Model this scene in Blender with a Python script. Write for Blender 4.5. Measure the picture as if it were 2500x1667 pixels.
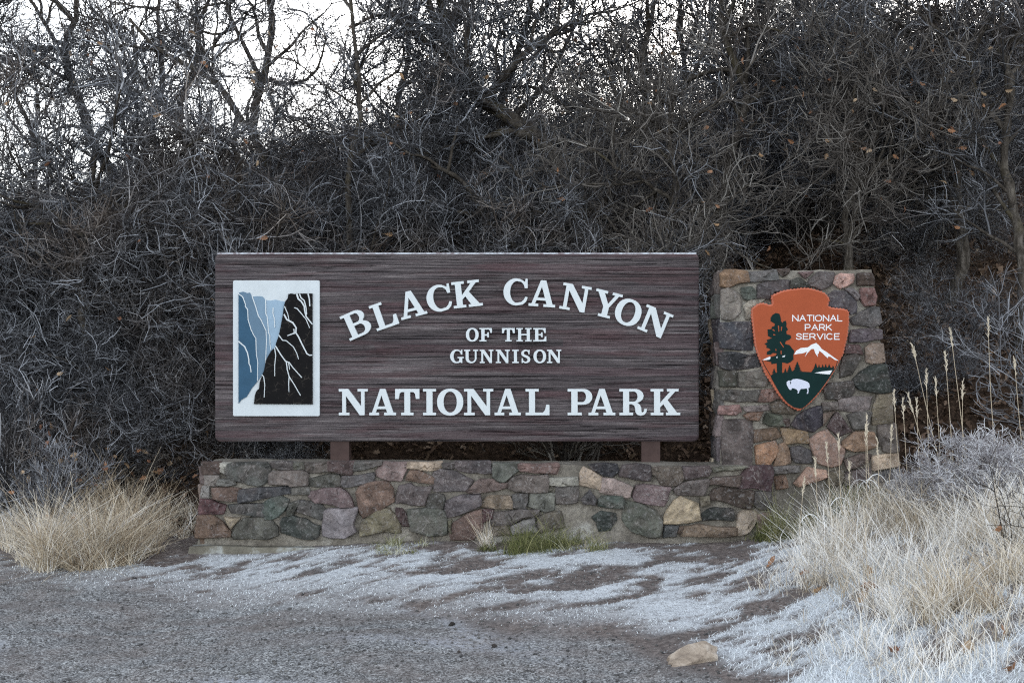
import bpy, math, random
import numpy as np
from mathutils import Vector, Matrix
from mathutils.geometry import tessellate_polygon, delaunay_2d_cdt

for o in list(bpy.data.objects):
    bpy.data.objects.remove(o, do_unlink=True)
S = bpy.context.scene
COL = S.collection
R = math.radians
rng = np.random.default_rng(7)
random.seed(7)

# ------------------------------------------------------------------ camera
F = 3422.0                       # focal length in photograph pixels (2500 wide)
CAM = np.array([0.0, -10.4, 1.32])
PITCH = math.atan(46.5 / F)
cam_d = bpy.data.cameras.new('camera')
cam = bpy.data.objects.new('camera', cam_d)
COL.objects.link(cam)
cam_d.sensor_width = 36
cam_d.lens = 36 * F / 2500
cam_d.clip_end = 6000
cam.location = CAM
cam.rotation_euler = (R(90) + PITCH, 0, 0)
S.camera = cam

# ------------------------------------------------------------------ world, sun, exposure
SUN_EL, SUN_AZ = R(11.5), R(11)          # low, behind the thicket, a little right of centre
W = bpy.data.worlds.new('World'); S.world = W; W.use_nodes = True
nt = W.node_tree
bg = nt.nodes['Background']
sky = nt.nodes.new('ShaderNodeTexSky')
sky.sky_type = 'NISHITA'; sky.sun_disc = False
sky.sun_elevation = SUN_EL; sky.sun_rotation = SUN_AZ
sky.altitude = 2400; sky.air_density = 1.0; sky.dust_density = 4.0; sky.ozone_density = 0.6
hs = nt.nodes.new('ShaderNodeHueSaturation'); hs.inputs['Saturation'].default_value = .30     # thin high cloud greys the whole sky
nt.links.new(sky.outputs[0], hs.inputs['Color']); nt.links.new(hs.outputs[0], bg.inputs[0]); bg.inputs[1].default_value = 0.15
sun_d = bpy.data.lights.new('sun', 'SUN'); sun_d.energy = 0.5; sun_d.angle = R(40); sun_d.color = (1, .9, .76)
sun = bpy.data.objects.new('sun', sun_d); COL.objects.link(sun)
sd = Vector((math.sin(SUN_AZ) * math.cos(SUN_EL), math.cos(SUN_AZ) * math.cos(SUN_EL), math.sin(SUN_EL)))
sun.rotation_euler = sd.to_track_quat('Z', 'Y').to_euler()
sun.location = sd * 60
S.view_settings.view_transform = 'Standard'
S.view_settings.look = 'None'
S.view_settings.gamma = 1
S.view_settings.use_curve_mapping = False
S.view_settings.exposure = 2.15
S.cycles.max_bounces = 4; S.cycles.diffuse_bounces = 3; S.cycles.glossy_bounces = 2; S.cycles.transmission_bounces = 0; S.cycles.transparent_max_bounces = 2
S.cycles.use_denoising = False; S.cycles.filter_width = 1.2; S.cycles.use_adaptive_sampling = False
S.cycles.caustics_reflective = False; S.cycles.caustics_refractive = False

# ------------------------------------------------------------------ helpers
def ray(px, py):
    d = np.array([(px - 1250) / F, 1.0, -(py - 833.5) / F])
    c, s = math.cos(PITCH), math.sin(PITCH)
    return np.array([d[0], d[1] * c - d[2] * s, d[1] * s + d[2] * c])

def at(px, py, Y):
    d = ray(px, py)
    return CAM + d * ((Y - CAM[1]) / d[1])

class Plane:
    """a facing plane: u to the right, z up, w out towards the road"""
    def __init__(self, p, yaw, lean=0.0):
        a = R(yaw)
        self.p = np.array(p, float)
        self.u = np.array([math.cos(a), -math.sin(a), 0])
        w = np.array([-math.sin(a), -math.cos(a), 0])
        self.w = w * math.cos(R(lean)) + np.array([0, 0, math.sin(R(lean))])
    def hit(self, px, py, off=0.0):
        d = ray(px, py); q = self.p + self.w * off
        return CAM + d * (np.dot(q - CAM, self.w) / np.dot(d, self.w))

def srgb(r, g, b, k=0.86):
    f = lambda c: (c / 12.92 if c <= .04045 else ((c + .055) / 1.055) ** 2.4)
    return tuple(min(.85, f(c / 255) / k) for c in (r, g, b))

def wloc(o):
    v = np.zeros(3)
    while o is not None:
        v += np.array(o.location); o = o.parent
    return v

def new_mesh(name, verts, quads=None, tris=None, polys=None, smooth=False, attrs=None):
    me = bpy.data.meshes.new(name)
    verts = np.asarray(verts, np.float32).reshape(-1, 3)
    if polys is not None:
        me.from_pydata([tuple(map(float, v)) for v in verts], [], [tuple(map(int, p)) for p in polys])
    else:
        nq = 0 if quads is None else len(quads); n3 = 0 if tris is None else len(tris)
        me.vertices.add(len(verts)); me.vertices.foreach_set('co', verts.ravel())
        idx = []
        if nq: idx.append(np.asarray(quads, np.int32).ravel())
        if n3: idx.append(np.asarray(tris, np.int32).ravel())
        idx = np.concatenate(idx)
        me.loops.add(len(idx)); me.loops.foreach_set('vertex_index', idx)
        tot = np.concatenate([np.full(nq, 4, np.int32), np.full(n3, 3, np.int32)])
        me.polygons.add(nq + n3)
        me.polygons.foreach_set('loop_start', np.concatenate([[0], np.cumsum(tot)[:-1]]).astype(np.int32))
        me.polygons.foreach_set('loop_total', tot)
    if attrs:
        for k, a in attrs.items():
            at_ = me.attributes.new(k, 'FLOAT', 'POINT')
            at_.data.foreach_set('value', np.asarray(a, np.float32))
    me.update(calc_edges=True)
    if smooth:
        me.polygons.foreach_set('use_smooth', np.ones(len(me.polygons), bool))
    return me

def obj(name, verts, mat, parent=None, quads=None, tris=None, polys=None, origin=None, smooth=False, attrs=None, color=None):
    verts = np.asarray(verts, float).reshape(-1, 3)
    if origin is None:
        lo, hi = verts.min(0), verts.max(0)
        origin = np.array([(lo[0] + hi[0]) / 2, (lo[1] + hi[1]) / 2, lo[2]])
    origin = np.asarray(origin, float)
    me = new_mesh(name, verts - origin, quads, tris, polys, smooth, attrs)
    o = bpy.data.objects.new(name, me)
    COL.objects.link(o)
    if mat is not None: me.materials.append(mat)
    if parent is not None:
        o.parent = parent; o.location = origin - wloc(parent)
    else:
        o.location = origin
    if color is not None: o.color = (*color, 1)
    return o

def empty(name, loc):
    o = bpy.data.objects.new(name, None); COL.objects.link(o); o.location = loc
    o.empty_display_size = .2
    return o

def tag(o, label=None, cat=None, group=None, kind=None):
    if label: o['label'] = label
    if cat: o['category'] = cat
    if group: o['group'] = group
    if kind: o['kind'] = kind
    return o

# value noise -----------------------------------------------------------
_perm = np.random.default_rng(3).random(65536)
def _h(i, j, k=0):
    return _perm[((i * 73856093) ^ (j * 19349663) ^ (k * 83492791)) & 65535]
def vnoise(x, y, seed=0):
    x = np.asarray(x, float); y = np.asarray(y, float)
    i = np.floor(x).astype(np.int64); j = np.floor(y).astype(np.int64)
    fx = x - i; fy = y - j
    fx = fx * fx * (3 - 2 * fx); fy = fy * fy * (3 - 2 * fy)
    a = _h(i, j, seed); b = _h(i + 1, j, seed); c = _h(i, j + 1, seed); d = _h(i + 1, j + 1, seed)
    return (a * (1 - fx) + b * fx) * (1 - fy) + (c * (1 - fx) + d * fx) * fy
def fbm(x, y, seed=0, n=4):
    s = 0; a = .5; t = 0
    for k in range(n):
        s = s + a * vnoise(x * 2 ** k, y * 2 ** k, seed + k); t += a; a *= .5
    return s / t
def sstep(a, b, x):
    t = np.clip((np.asarray(x, float) - a) / (b - a), 0, 1)
    return t * t * (3 - 2 * t)

# material helper ---------------------------------------------------------
class Mat:
    def __init__(self, name, rough=.8, spec=.3):
        self.m = bpy.data.materials.new(name); self.m.use_nodes = True
        self.t = self.m.node_tree; self.b = self.t.nodes['Principled BSDF']
        self.b.inputs['Roughness'].default_value = rough
        self.b.inputs['Specular IOR Level'].default_value = spec
    def n(self, typ, **kw):
        nd = self.t.nodes.new(typ)
        for k, v in kw.items():
            if k.startswith('i_'):
                key = k[2:].replace('_', ' ')
                nd.inputs[key].default_value = v
            else: setattr(nd, k, v)
        return nd
    def l(self, a, b): self.t.links.new(a, b)
    def coord(self, kind='Object', scale=(1, 1, 1), rnd=False):
        tc = self.n('ShaderNodeTexCoord'); mp = self.n('ShaderNodeMapping')
        mp.inputs['Scale'].default_value = scale
        self.l(tc.outputs[kind], mp.inputs['Vector'])
        if rnd:
            oi = self.n('ShaderNodeObjectInfo')
            mu = self.n('ShaderNodeMath', operation='MULTIPLY'); mu.inputs[1].default_value = 37.0
            self.l(oi.outputs['Random'], mu.inputs[0])
            cb = self.n('ShaderNodeCombineXYZ')
            for k in range(3): self.l(mu.outputs[0], cb.inputs[k])
            self.l(cb.outputs[0], mp.inputs['Location'])
        return mp.outputs[0]
    def noise(self, vec, scale, detail=4, rough=.55, dist=0.0):
        nd = self.n('ShaderNodeTexNoise')
        nd.inputs['Scale'].default_value = scale; nd.inputs['Detail'].default_value = detail
        nd.inputs['Roughness'].default_value = rough; nd.inputs['Distortion'].default_value = dist
        if vec is not None: self.l(vec, nd.inputs['Vector'])
        return nd.outputs['Fac']
    def voro(self, vec, scale, feature='F1', out='Distance'):
        nd = self.n('ShaderNodeTexVoronoi', feature=feature)
        nd.inputs['Scale'].default_value = scale
        self.l(vec, nd.inputs['Vector'])
        return nd.outputs[out]
    def ramp(self, fac, stops, interp='LINEAR'):
        nd = self.n('ShaderNodeValToRGB'); cr = nd.color_ramp; cr.interpolation = interp
        while len(cr.elements) < len(stops): cr.elements.new(.5)
        for e, (p, c) in zip(cr.elements, stops):
            e.position = p; e.color = (c, c, c, 1) if not hasattr(c, '__len__') else (*c[:3], 1)
        self.l(fac, nd.inputs[0])
        return nd.outputs[0]
    def mix(self, fac, a, b, mode='MIX'):
        nd = self.n('ShaderNodeMix', data_type='RGBA', blend_type=mode)
        for s, v in ((0, fac), (6, a), (7, b)):
            if hasattr(v, 'is_linked'): self.l(v, nd.inputs[s])
            elif s == 0: nd.inputs[0].default_value = v
            else: nd.inputs[s].default_value = (*v[:3], 1)
        return nd.outputs[2]
    def math(self, op, a, b=None):
        nd = self.n('ShaderNodeMath', operation=op)
        for k, v in enumerate((a, b)):
            if v is None: continue
            if hasattr(v, 'is_linked'): self.l(v, nd.inputs[k])
            else: nd.inputs[k].default_value = v
        return nd.outputs[0]
    def attr(self, name):
        return self.n('ShaderNodeAttribute', attribute_name=name).outputs['Fac']
    def color(self, c):
        if hasattr(c, 'is_linked'): self.l(c, self.b.inputs['Base Color'])
        else: self.b.inputs['Base Color'].default_value = (*c[:3], 1)
        return self
    def bump(self, h, strength=.5, dist=.02):
        nd = self.n('ShaderNodeBump'); nd.inputs['Strength'].default_value = strength
        nd.inputs['Distance'].default_value = dist
        self.l(h, nd.inputs['Height']); self.l(nd.outputs[0], self.b.inputs['Normal'])
        return self

MATS = {}
def mk_paint(name, c, rough=.6, var=.12, spec=.12):
    m = Mat(name, rough, spec); v = m.coord('Object')
    n = m.noise(v, 9, 5, .65)
    m.color(m.mix(m.ramp(n, [(.3, 0), (.75, 1)]), tuple(x * (1 - var) for x in c), tuple(min(.9, x * (1 + var * .5)) for x in c)))
    m.bump(m.noise(v, 140, 3), .08, .002)
    MATS[name] = m.m
mk_paint('letter_paint', (.60, .645, .665), .6, .06)
mk_paint('plaque_paint', (.56, .605, .63), .6, .08)
mk_paint('blue_dark', srgb(48, 79, 102), .5, .22)
mk_paint('blue_mid', srgb(89, 112, 131), .5, .14)
mk_paint('blue_light', srgb(111, 134, 153), .5, .12)
mk_paint('blue_pale', srgb(136, 158, 176), .5, .1)
mk_paint('emblem_orange', srgb(148, 73, 46), .6, .1)
mk_paint('emblem_edge', srgb(178, 104, 82), .6, .16)  # paler than the face: edge wear and caught light put into the colour
mk_paint('emblem_green', srgb(6, 34, 33), .6, .2)
mk_paint('emblem_white', (.72, .74, .76), .6, .06)
mk_paint('emblem_bison', srgb(186, 190, 205), .6, .06)
mk_paint('post_paint', srgb(72, 58, 55), .7, .3)

m = Mat('cliff_black', .7, .08); v = m.coord('Object')
worm = m.voro(m.coord('Object', (1, 1, 1)), 22, 'DISTANCE_TO_EDGE')
wn = m.noise(v, 14, 4)
wf = m.math('MULTIPLY', m.ramp(worm, [(0.0, 1), (.05, 0)]), m.ramp(wn, [(.5, 0), (.68, 1)]))
m.color(m.mix(m.math('MULTIPLY', wf, .35), m.mix(wn, (.005, .005, .006), (.011, .010, .010)), (.22, .19, .16)))
m.bump(m.noise(v, 60, 4), .4, .004); MATS['cliff_black'] = m.m

# weathered sign timber: stretched grain, dark checks, remains of red-brown stain
m = Mat('sign_wood', .82, .2)
v = m.coord('Object', (.42, 1, 24)); v2 = m.coord('Object', (.6, 1, 7)); v3 = m.coord('Object', (.8, 1, 60))
g1 = m.noise(v, 3.2, 7, .68, .35); g2 = m.noise(v3, 2.2, 5, .7, .5); blot = m.noise(v2, 2.2, 4, .6); big = m.noise(m.coord('Object', (.5, 1, 3.2)), 1.6, 3)
base = m.ramp(g1, [(.30, srgb(36, 33, 35)), (.44, srgb(76, 70, 72)), (.56, srgb(98, 91, 92)), (.72, srgb(140, 133, 133))])
red = m.ramp(g2, [(.3, srgb(62, 44, 46)), (.7, srgb(98, 74, 76))])
c = m.mix(m.math('MULTIPLY', m.ramp(blot, [(.50, 0), (.62, 1)]), .55), base, red)
c = m.mix(m.math('MULTIPLY', m.ramp(big, [(.5, 0), (.66, 1)]), .3), c, srgb(60, 53, 58))
crack = m.ramp(m.noise(m.coord('Object', (.45, 1, 34)), 2.6, 7, .7, .6), [(.375, 1), (.425, 0)])
c = m.mix(m.math('MULTIPLY', crack, .95), c, srgb(27, 21, 24))
st1 = m.n('ShaderNodeSeparateColor'); m.l(m.voro(m.coord('Object', (.45, .01, 13)), 1.5, 'F1', 'Color'), st1.inputs[0])
c = m.mix(1.0, c, m.ramp(st1.outputs[0], [(0, .80), (.5, 1.04), (1, 1.24)]), 'MULTIPLY')
c = m.mix(m.math('MULTIPLY', m.ramp(st1.outputs[1], [(.72, 0), (.80, 1)]), .36), c, m.mix(g2, srgb(56, 38, 42), srgb(104, 78, 82)))
m.color(c)
hgt = m.math('SUBTRACT', m.math('ADD', g1, m.math('MULTIPLY', g2, .7)), m.math('MULTIPLY', crack, 1.2))
m.bump(hgt, 1.0, .02); MATS['sign_wood'] = m.m
m = Mat('frost_edge', .9, .2); v = m.coord('Object', (4, 4, 4))
m.color(m.mix(m.ramp(m.noise(v, 6, 5), [(.35, 0), (.6, 1)]), srgb(132, 122, 126), (.62, .66, .72))); MATS['frost_edge'] = m.m

# stone: colour comes from the object, flecks, veins and grain from noise
m = Mat('field_stone', .85, .15)
v = m.coord('Object', (1, 1, 1), rnd=True)
oi = m.n('ShaderNodeObjectInfo')
n1 = m.noise(v, 9, 6, .62, .6); n2 = m.noise(v, 48, 5, .7); n3 = m.noise(v, 4.5, 3, .5, 1.2); n4 = m.noise(v, 150, 3, .6)
k = m.ramp(n1, [(.3, .42), (.5, .95), (.68, 1.6)])
c = m.mix(1.0, oi.outputs['Color'], k, 'MULTIPLY')
c = m.mix(m.math('MULTIPLY', m.ramp(n3, [(.46, 0), (.6, 1)]), .5), c, m.mix(.45, oi.outputs['Color'], (.13, .095, .085)))
c = m.mix(m.math('MULTIPLY', m.ramp(n2, [(.54, 0), (.68, 1)]), .5), c, (.32, .31, .31))
c = m.mix(m.math('MULTIPLY', m.ramp(n2, [(.3, 1), (.42, 0)]), .6), c, (.022, .02, .021))
vein = m.ramp(m.noise(v, 6, 3, .5, 2.2), [(.485, 0), (.497, 1), (.503, 1), (.515, 0)])
c = m.mix(m.math('MULTIPLY', vein, m.math('MULTIPLY', m.ramp(n3, [(.5, 0), (.7, 1)]), .7)), c, (.42, .38, .36))
m.color(c)
m.bump(m.math('ADD', m.math('MULTIPLY', n1, 1.6), m.math('ADD', m.math('MULTIPLY', n2, .8), m.math('MULTIPLY', n4, .3))), .9, .022)
MATS['field_stone'] = m.m

m = Mat('mortar', .95, .1); v = m.coord('Object')
n1 = m.noise(v, 3.5, 5, .6); n2 = m.noise(v, 30, 5, .7); n3 = m.noise(v, 2.1, 3)
c = m.ramp(n1, [(.3, srgb(92, 88, 81)), (.5, srgb(128, 122, 113)), (.7, srgb(158, 153, 144))])
c = m.mix(m.ramp(n2, [(.35, .55), (.6, 0)]), c, srgb(70, 66, 62))
c = m.mix(m.math('MULTIPLY', m.ramp(n3, [(.62, 0), (.70, 1)]), m.ramp(n2, [(.4, 0), (.6, .75)])), c, srgb(170, 170, 166))
m.color(c); m.bump(m.math('ADD', n2, m.noise(v, 120, 3)), .7, .012); MATS['mortar'] = m.m

def mk_concrete():
    m = Mat('concrete', .95, .1); v = m.coord('Object')
    n = m.noise(v, 5, 6, .65); n2 = m.noise(v, 60, 4)
    c = m.ramp(n, [(.35, srgb(84, 80, 72)), (.52, srgb(112, 108, 98)), (.70, srgb(168, 172, 170))])
    m.color(c); m.bump(n2, .6, .008); MATS['concrete'] = m.m
mk_concrete()

def mk_ramp(name, stops, rough=.85, bump=None):
    m = Mat(name, rough, .15)
    m.color(m.ramp(m.attr('tint'), stops))
    MATS[name] = m.m
mk_ramp('twig_plain', [(0, (.022, .019, .018)), (.3, (.07, .066, .068)), (.5, (.19, .19, .20)), (.75, (.44, .455, .49)), (1, (.62, .64, .68))])
m = Mat('twig', .85, .15)                      # grey lichened twigs among brown ones, in drifts
tt = m.attr('tint')
ga = m.ramp(tt, [(0, (.020, .019, .020)), (.3, (.066, .066, .071)), (.5, (.17, .175, .19)), (.75, (.40, .42, .46)), (1, (.60, .62, .67))])
gb = m.ramp(tt, [(0, (.022, .016, .012)), (.3, (.075, .056, .043)), (.55, (.17, .135, .11)), (1, (.42, .36, .31))])
pos = m.n('ShaderNodeNewGeometry').outputs['Position']
m.color(m.mix(m.ramp(m.noise(pos, 1.1, 3, .6), [(.47, 0), (.66, .85)]), ga, gb)); MATS['twig'] = m.m
mk_ramp('twig_pale', [(0, (.05, .045, .045)), (.35, (.15, .15, .16)), (.6, (.30, .31, .34)), (1, (.52, .54, .58))])
mk_ramp('twig_brown', [(0, (.04, .034, .03)), (.5, (.15, .135, .122)), (1, (.42, .40, .37))])
mk_ramp('twig_frost', [(0, (.12, .10, .10)), (.35, (.30, .28, .29)), (.6, (.56, .56, .58)), (1, (.80, .81, .84))])
mk_ramp('grass_straw', [(0, (.17, .12, .08)), (.35, (.46, .37, .26)), (.7, (.68, .61, .49)), (1, (.82, .80, .77))])
mk_ramp('grass_frost', [(0, (.40, .33, .24)), (.26, (.68, .62, .52)), (.55, (.83, .81, .77)), (1, (.88, .89, .89))])
mk_ramp('grass_rime', [(0, (.16, .17, .14)), (.15, (.55, .57, .55)), (.4, (.74, .79, .82)), (1, (.80, .84, .87))])
mk_ramp('grass_green', [(0, (.035, .045, .015)), (.5, (.13, .14, .05)), (.85, (.34, .32, .16)), (1, (.6, .6, .5))])
mk_ramp('litter', [(0, (.05, .030, .020)), (.5, (.15, .10, .07)), (.85, (.30, .22, .16)), (1, (.44, .36, .28))])
mk_ramp('pebble', [(0, (.04, .04, .042)), (.5, (.15, .145, .14)), (1, (.45, .45, .46))])

m = Mat('bark', .92, .1); v = m.coord('Object', (1, 1, .28))
n1 = m.noise(v, 26, 6, .7, .5); n2 = m.noise(m.coord('Object'), 2.2, 3)
c = m.ramp(n1, [(.3, (.018, .015, .013)), (.5, (.07, .06, .05)), (.72, (.19, .17, .15))])
c = m.mix(m.math('MULTIPLY', m.ramp(n2, [(.55, 0), (.7, 1)]), .4), c, (.085, .07, .018))
m.color(c); m.bump(n1, 1.0, .03); MATS['bark'] = m.m

m = Mat('oak_leaf', .75, .2); oi = m.n('ShaderNodeObjectInfo')
m.color(m.mix(m.noise(m.coord('Object'), 40, 3), oi.outputs['Color'], m.mix(.5, oi.outputs['Color'], (.10, .05, .03))))
MATS['oak_leaf'] = m.m

m = Mat('boulder', .85, .2); v = m.coord('Object', (1, 1, 1))
n1 = m.noise(v, 7, 6, .6, .6); n2 = m.noise(v, 45, 4, .7)
c = m.ramp(n1, [(.3, srgb(104, 92, 82)), (.5, srgb(154, 141, 127)), (.7, srgb(188, 179, 168))])
c = m.mix(m.ramp(n2, [(.3, .6), (.45, 0)]), c, srgb(80, 66, 56))
m.color(c); m.bump(m.math('ADD', n1, m.math('MULTIPLY', n2, .4)), .8, .02); MATS['boulder'] = m.m

# ------------------------------------------------------------------ terrain
def ground_z(x, y):
    x = np.asarray(x, float); y = np.asarray(y, float)
    z = 0.02 + np.where(y < -.3, -.075 * (-.3 - y), 0)
    z = np.maximum(z, -.30 + 0.02 * np.clip(y + 4.5, -1, 0))
    z = z - .10 * sstep(-.6, -2.2, x) * sstep(.6, -.6, y)
    z = z + .55 * sstep(0, 3.2, x - (1.25 + .25 * (y + .3))) * sstep(-9.5, -3.0, y)     # bank on the right
    h = np.clip(y - .75, 0, 3.2) * .60 + np.clip(y - 3.95, 0, 10) * .215 + .10 * sstep(.2, 1.2, y)
    h = h * (1 + .20 * sstep(1.5, 4.0, x)) 
    h = h - np.clip(y - 14, 0, 4000) * .004
    z = z + h
    z = z + (fbm(x * 1.3, y * 1.3, 11, 3) - .5) * .07 * sstep(.2, 2, np.abs(y + .3)) + (fbm(x * .3, y * .3, 17, 2) - .5) * .9 * sstep(1.5, 8, y)
    return z

def frost_region(x, y):
    bnd = np.interp(x, [-9, -4.2, -3.1, -1.6, -.6, .58, .95, 1.3, 9], [-.6, -.6, -.95, -1.75, -2.15, -2.65, -3.3, -5.0, -6.5])
    a = sstep(-.28, .22, y - bnd + (fbm(x * 1.1, y * 1.1, 23, 3) - .5) * .9)
    a = a * sstep(-.22, -.5, y + .0 * x)
    a = a * (.35 + .65 * sstep(.0, .8, y - bnd))
    return a
SD = R(38)
def frost(x, y):
    x = np.asarray(x, float); y = np.asarray(y, float)
    s = x * math.cos(SD) + y * math.sin(SD); t = -x * math.sin(SD) + y * math.cos(SD)
    wob = (fbm(s * .8, t * .8, 31, 2) - .5) * .35
    n = fbm(s * 1.3, (t + wob) * 5.5, 41, 4)
    n = n + .40 * (fbm(x * 3.2, y * 3.2, 47, 3) - .5) + .75 * (fbm(s * 7, t * 20, 49, 3) - .5)
    bare = fbm(x * 1.5 + 5, y * 2.4, 53, 2)
    thr = .352 - .02 * sstep(1.0, 1.9, x - .25 * (y + 1.5)) + .25 * sstep(.60, .72, bare) + .20 * sstep(.50, .62, fbm(x * 2.6 + 9, y * 2.6, 57, 3)) * sstep(.9, 1.5, x) + .05 * sstep(1.1, 1.6, x) * sstep(-2.2, -2.9, y) + .18 * sstep(-.62, -.45, y) * sstep(1.5, .9, np.abs(x - .9))
    return sstep(-.13, .19, n - thr) * frost_region(x, y)
def rime(x, y):       # thin frost on the gravel
    s = x * math.cos(R(-35)) + y * math.sin(R(-35)); t = -x * math.sin(R(-35)) + y * math.cos(R(-35))
    return sstep(.56, .68, fbm(s * .55 + 3, t * 1.5 + 1.7, 61, 3)) * sstep(.5, -.6, x)

def axis(fine0, fine1, step, far):
    a = np.arange(fine0, fine1 + 1e-6, step)
    out = []; d = step; p = fine1
    while p < far:
        d *= 1.35; p += d; out.append(p)
    lo = []; d = step; p = fine0
    while p > -far:
        d *= 1.35; p -= d; lo.append(p)
    return np.concatenate([lo[::-1], a, out])
gx = axis(-5.2, 5.2, .035, 2500); gy = axis(-5.2, 1.6, .035, 2500)
GX, GY = np.meshgrid(gx, gy)
GZ = ground_z(np.clip(GX, -60, 60), np.clip(GY, -60, 400))
near = (np.abs(GX) < 6) & (GY > -6) & (GY < 2)
fr = np.where(near, frost(GX, GY), 0)
rm = np.where(near, rime(GX, GY), 0)
lot = sstep(.15, -.2, GY - np.interp(GX, [-9, -4.2, -3.1, -1.6, -.6, .58, .95, 1.3, 9], [-.8, -.8, -1.1, -1.95, -2.45, -2.95, -3.6, -5.3, -7]) + (fbm(GX * 1.4, GY * 1.4, 71, 3) - .5) * .8)
lit = sstep(.3, 1.0, GY)
GZ = GZ + np.where(near, (fbm(GX * 9, GY * 9, 81, 3) - .5) * .022 + fr * .012, 0)
nx, ny = len(gx), len(gy)
ii = (np.arange(ny - 1)[:, None] * nx + np.arange(nx - 1)[None, :]).ravel()
quads = np.stack([ii, ii + 1, ii + nx + 1, ii + nx], 1)
m = Mat('ground', .95, .12)
tc = m.n('ShaderNodeNewGeometry').outputs['Position']
nf = m.noise(tc, 160, 3, .7); nm = m.noise(tc, 30, 5, .7); nl = m.noise(tc, 2.4, 4, .6); vo = m.voro(tc, 120, 'F1', 'Color')
sp = m.n('ShaderNodeSeparateColor'); m.l(vo, sp.inputs[0]); vr = sp.outputs[0]
dirt = m.ramp(nm, [(.3, srgb(72, 65, 62)), (.5, srgb(112, 103, 99)), (.7, srgb(150, 141, 136))])
dirt = m.mix(m.math('MULTIPLY', m.ramp(nl, [(.45, 0), (.65, 1)]), .5), dirt, srgb(92, 88, 87))
grav = m.ramp(vr, [(.0, srgb(60, 60, 61)), (.35, srgb(112, 112, 113)), (.7, srgb(144, 145, 145)), (1, srgb(188, 190, 190))])
grav = m.mix(m.math('MULTIPLY', m.ramp(nl, [(.48, 0), (.66, 1)]), .45), grav, srgb(120, 110, 105))
grav = m.mix(1.0, grav, m.ramp(m.noise(tc, 9, 5, .7), [(.3, .72), (.5, 1), (.7, 1.2)]), 'MULTIPLY')
mpt = m.n('ShaderNodeMapping'); mpt.inputs['Rotation'].default_value = (0, 0, -.12); mpt.inputs['Scale'].default_value = (.35, 3.2, 1); m.l(tc, mpt.inputs['Vector'])
grav = m.mix(m.math('MULTIPLY', m.ramp(m.noise(mpt.outputs[0], 1.2, 4, .6), [(.52, 0), (.64, 1)]), .5), grav, dirt)
c = m.mix(m.attr('lot'), dirt, grav)
rmf = m.math('MULTIPLY', m.attr('rime'), m.ramp(nm, [(.38, 0), (.6, .8)]))
c = m.mix(m.math('MULTIPLY', rmf, m.attr('lot')), c, (.55, .58, .64))
frf = m.math('MULTIPLY', m.attr('frost'), m.ramp(m.math('ADD', m.math('MULTIPLY', nm, .5), m.math('MULTIPLY', m.noise(tc, 110, 3, .7), .5)), [(.37, .08), (.50, 1)]))
c = m.mix(m.math('MULTIPLY', frf, .95), c, (.70, .745, .78))
litc = m.ramp(nm, [(.3, (.018, .012, .009)), (.5, (.055, .036, .025)), (.7, (.12, .08, .055))])
c = m.mix(m.attr('litter'), c, litc)
m.color(c); m.bump(m.math('ADD', nf, m.math('MULTIPLY', nm, 1.5)), .8, .012)
ground = obj('ground', np.stack([GX.ravel(), GY.ravel(), GZ.ravel()], 1), m.m, quads=quads, origin=(0, 0, 0), smooth=True,
             attrs={'frost': fr.ravel(), 'rime': rm.ravel(), 'lot': lot.ravel(), 'litter': lit.ravel()})
tag(ground, kind='structure')

# ------------------------------------------------------------------ plane pieces
YAW = 2.4
BP = Plane((-.41, 0, 0), YAW)           # face of the timber board
WP = Plane((-.41, -.30, 0), YAW)        # mortar face of the low wall
PP = Plane((1.9, -.22, 0), YAW, 0.0)        # mortar face of the pillar

def crop(ox, oy, s):
    return lambda pts: [(ox + x / s, oy + y / s) for x, y in pts]

def prism(loops, frame, w0, w1, chamfer=0.0):
    """loops: world-less list of (px,py) loops -> verts, polys between offsets w0 and w1 of the frame"""
    L2 = [[Vector((x, -y, 0)) for x, y in lp] for lp in loops]
    tri = tessellate_polygon(L2)
    flat = [p for lp in loops for p in lp]
    n = len(flat)
    front = [frame.hit(x, y) + frame.w * w1 for x, y in flat]
    back = [frame.hit(x, y) + frame.w * w0 for x, y in flat]
    V = front + back; P = []
    for a, b, c in tri:
        p, q, r = flat[a], flat[b], flat[c]
        area = (q[0] - p[0]) * (r[1] - p[1]) - (q[1] - p[1]) * (r[0] - p[0])
        P.append((a, b, c) if area < 0 else (a, c, b))
    s = 0
    for lp in loops:
        k = len(lp)
        for i in range(k):
            j = (i + 1) % k
            P.append((s + i, s + j, n + s + j, n + s + i))
        s += k
    return V, P

def plate(name, loops, frame, w0, w1, mat, parent):
    V, P = prism(loops, frame, w0, w1)
    o = obj(name, V, MATS[mat], parent, polys=P)
    return o

def stroke_loop(pts, width, taper=0.0):
    pts = [np.array(p, float) for p in pts]; L, Rr = [], []
    n = len(pts)
    for i in range(n):
        a = pts[max(i - 1, 0)]; b = pts[min(i + 1, n - 1)]
        d = (b - a); d /= (np.linalg.norm(d) + 1e-9); nn = np.array([-d[1], d[0]])
        k = 1.0
        if 0 < i < n - 1:
            d1 = pts[i] - a; d1 /= np.linalg.norm(d1) + 1e-9
            k = 1 / max(.5, abs(np.dot(np.array([-d1[1], d1[0]]), nn)))
        t = i / (n - 1)
        wd = width / 2 * k * (1 - taper * t)
        L.append(tuple(pts[i] + nn * wd)); Rr.append(tuple(pts[i] - nn * wd))
    return L + Rr[::-1]

def ell(cx, cy, rx, ry, a0, a1, n=12, p=2.0):
    out = []
    for i in range(n + 1):
        a = R(a0 + (a1 - a0) * i / n)
        c, s = math.cos(a), math.sin(a)
        out.append((cx + rx * math.copysign(abs(c) ** (2 / p), c), cy + ry * math.copysign(abs(s) ** (2 / p), s)))
    return out

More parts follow.
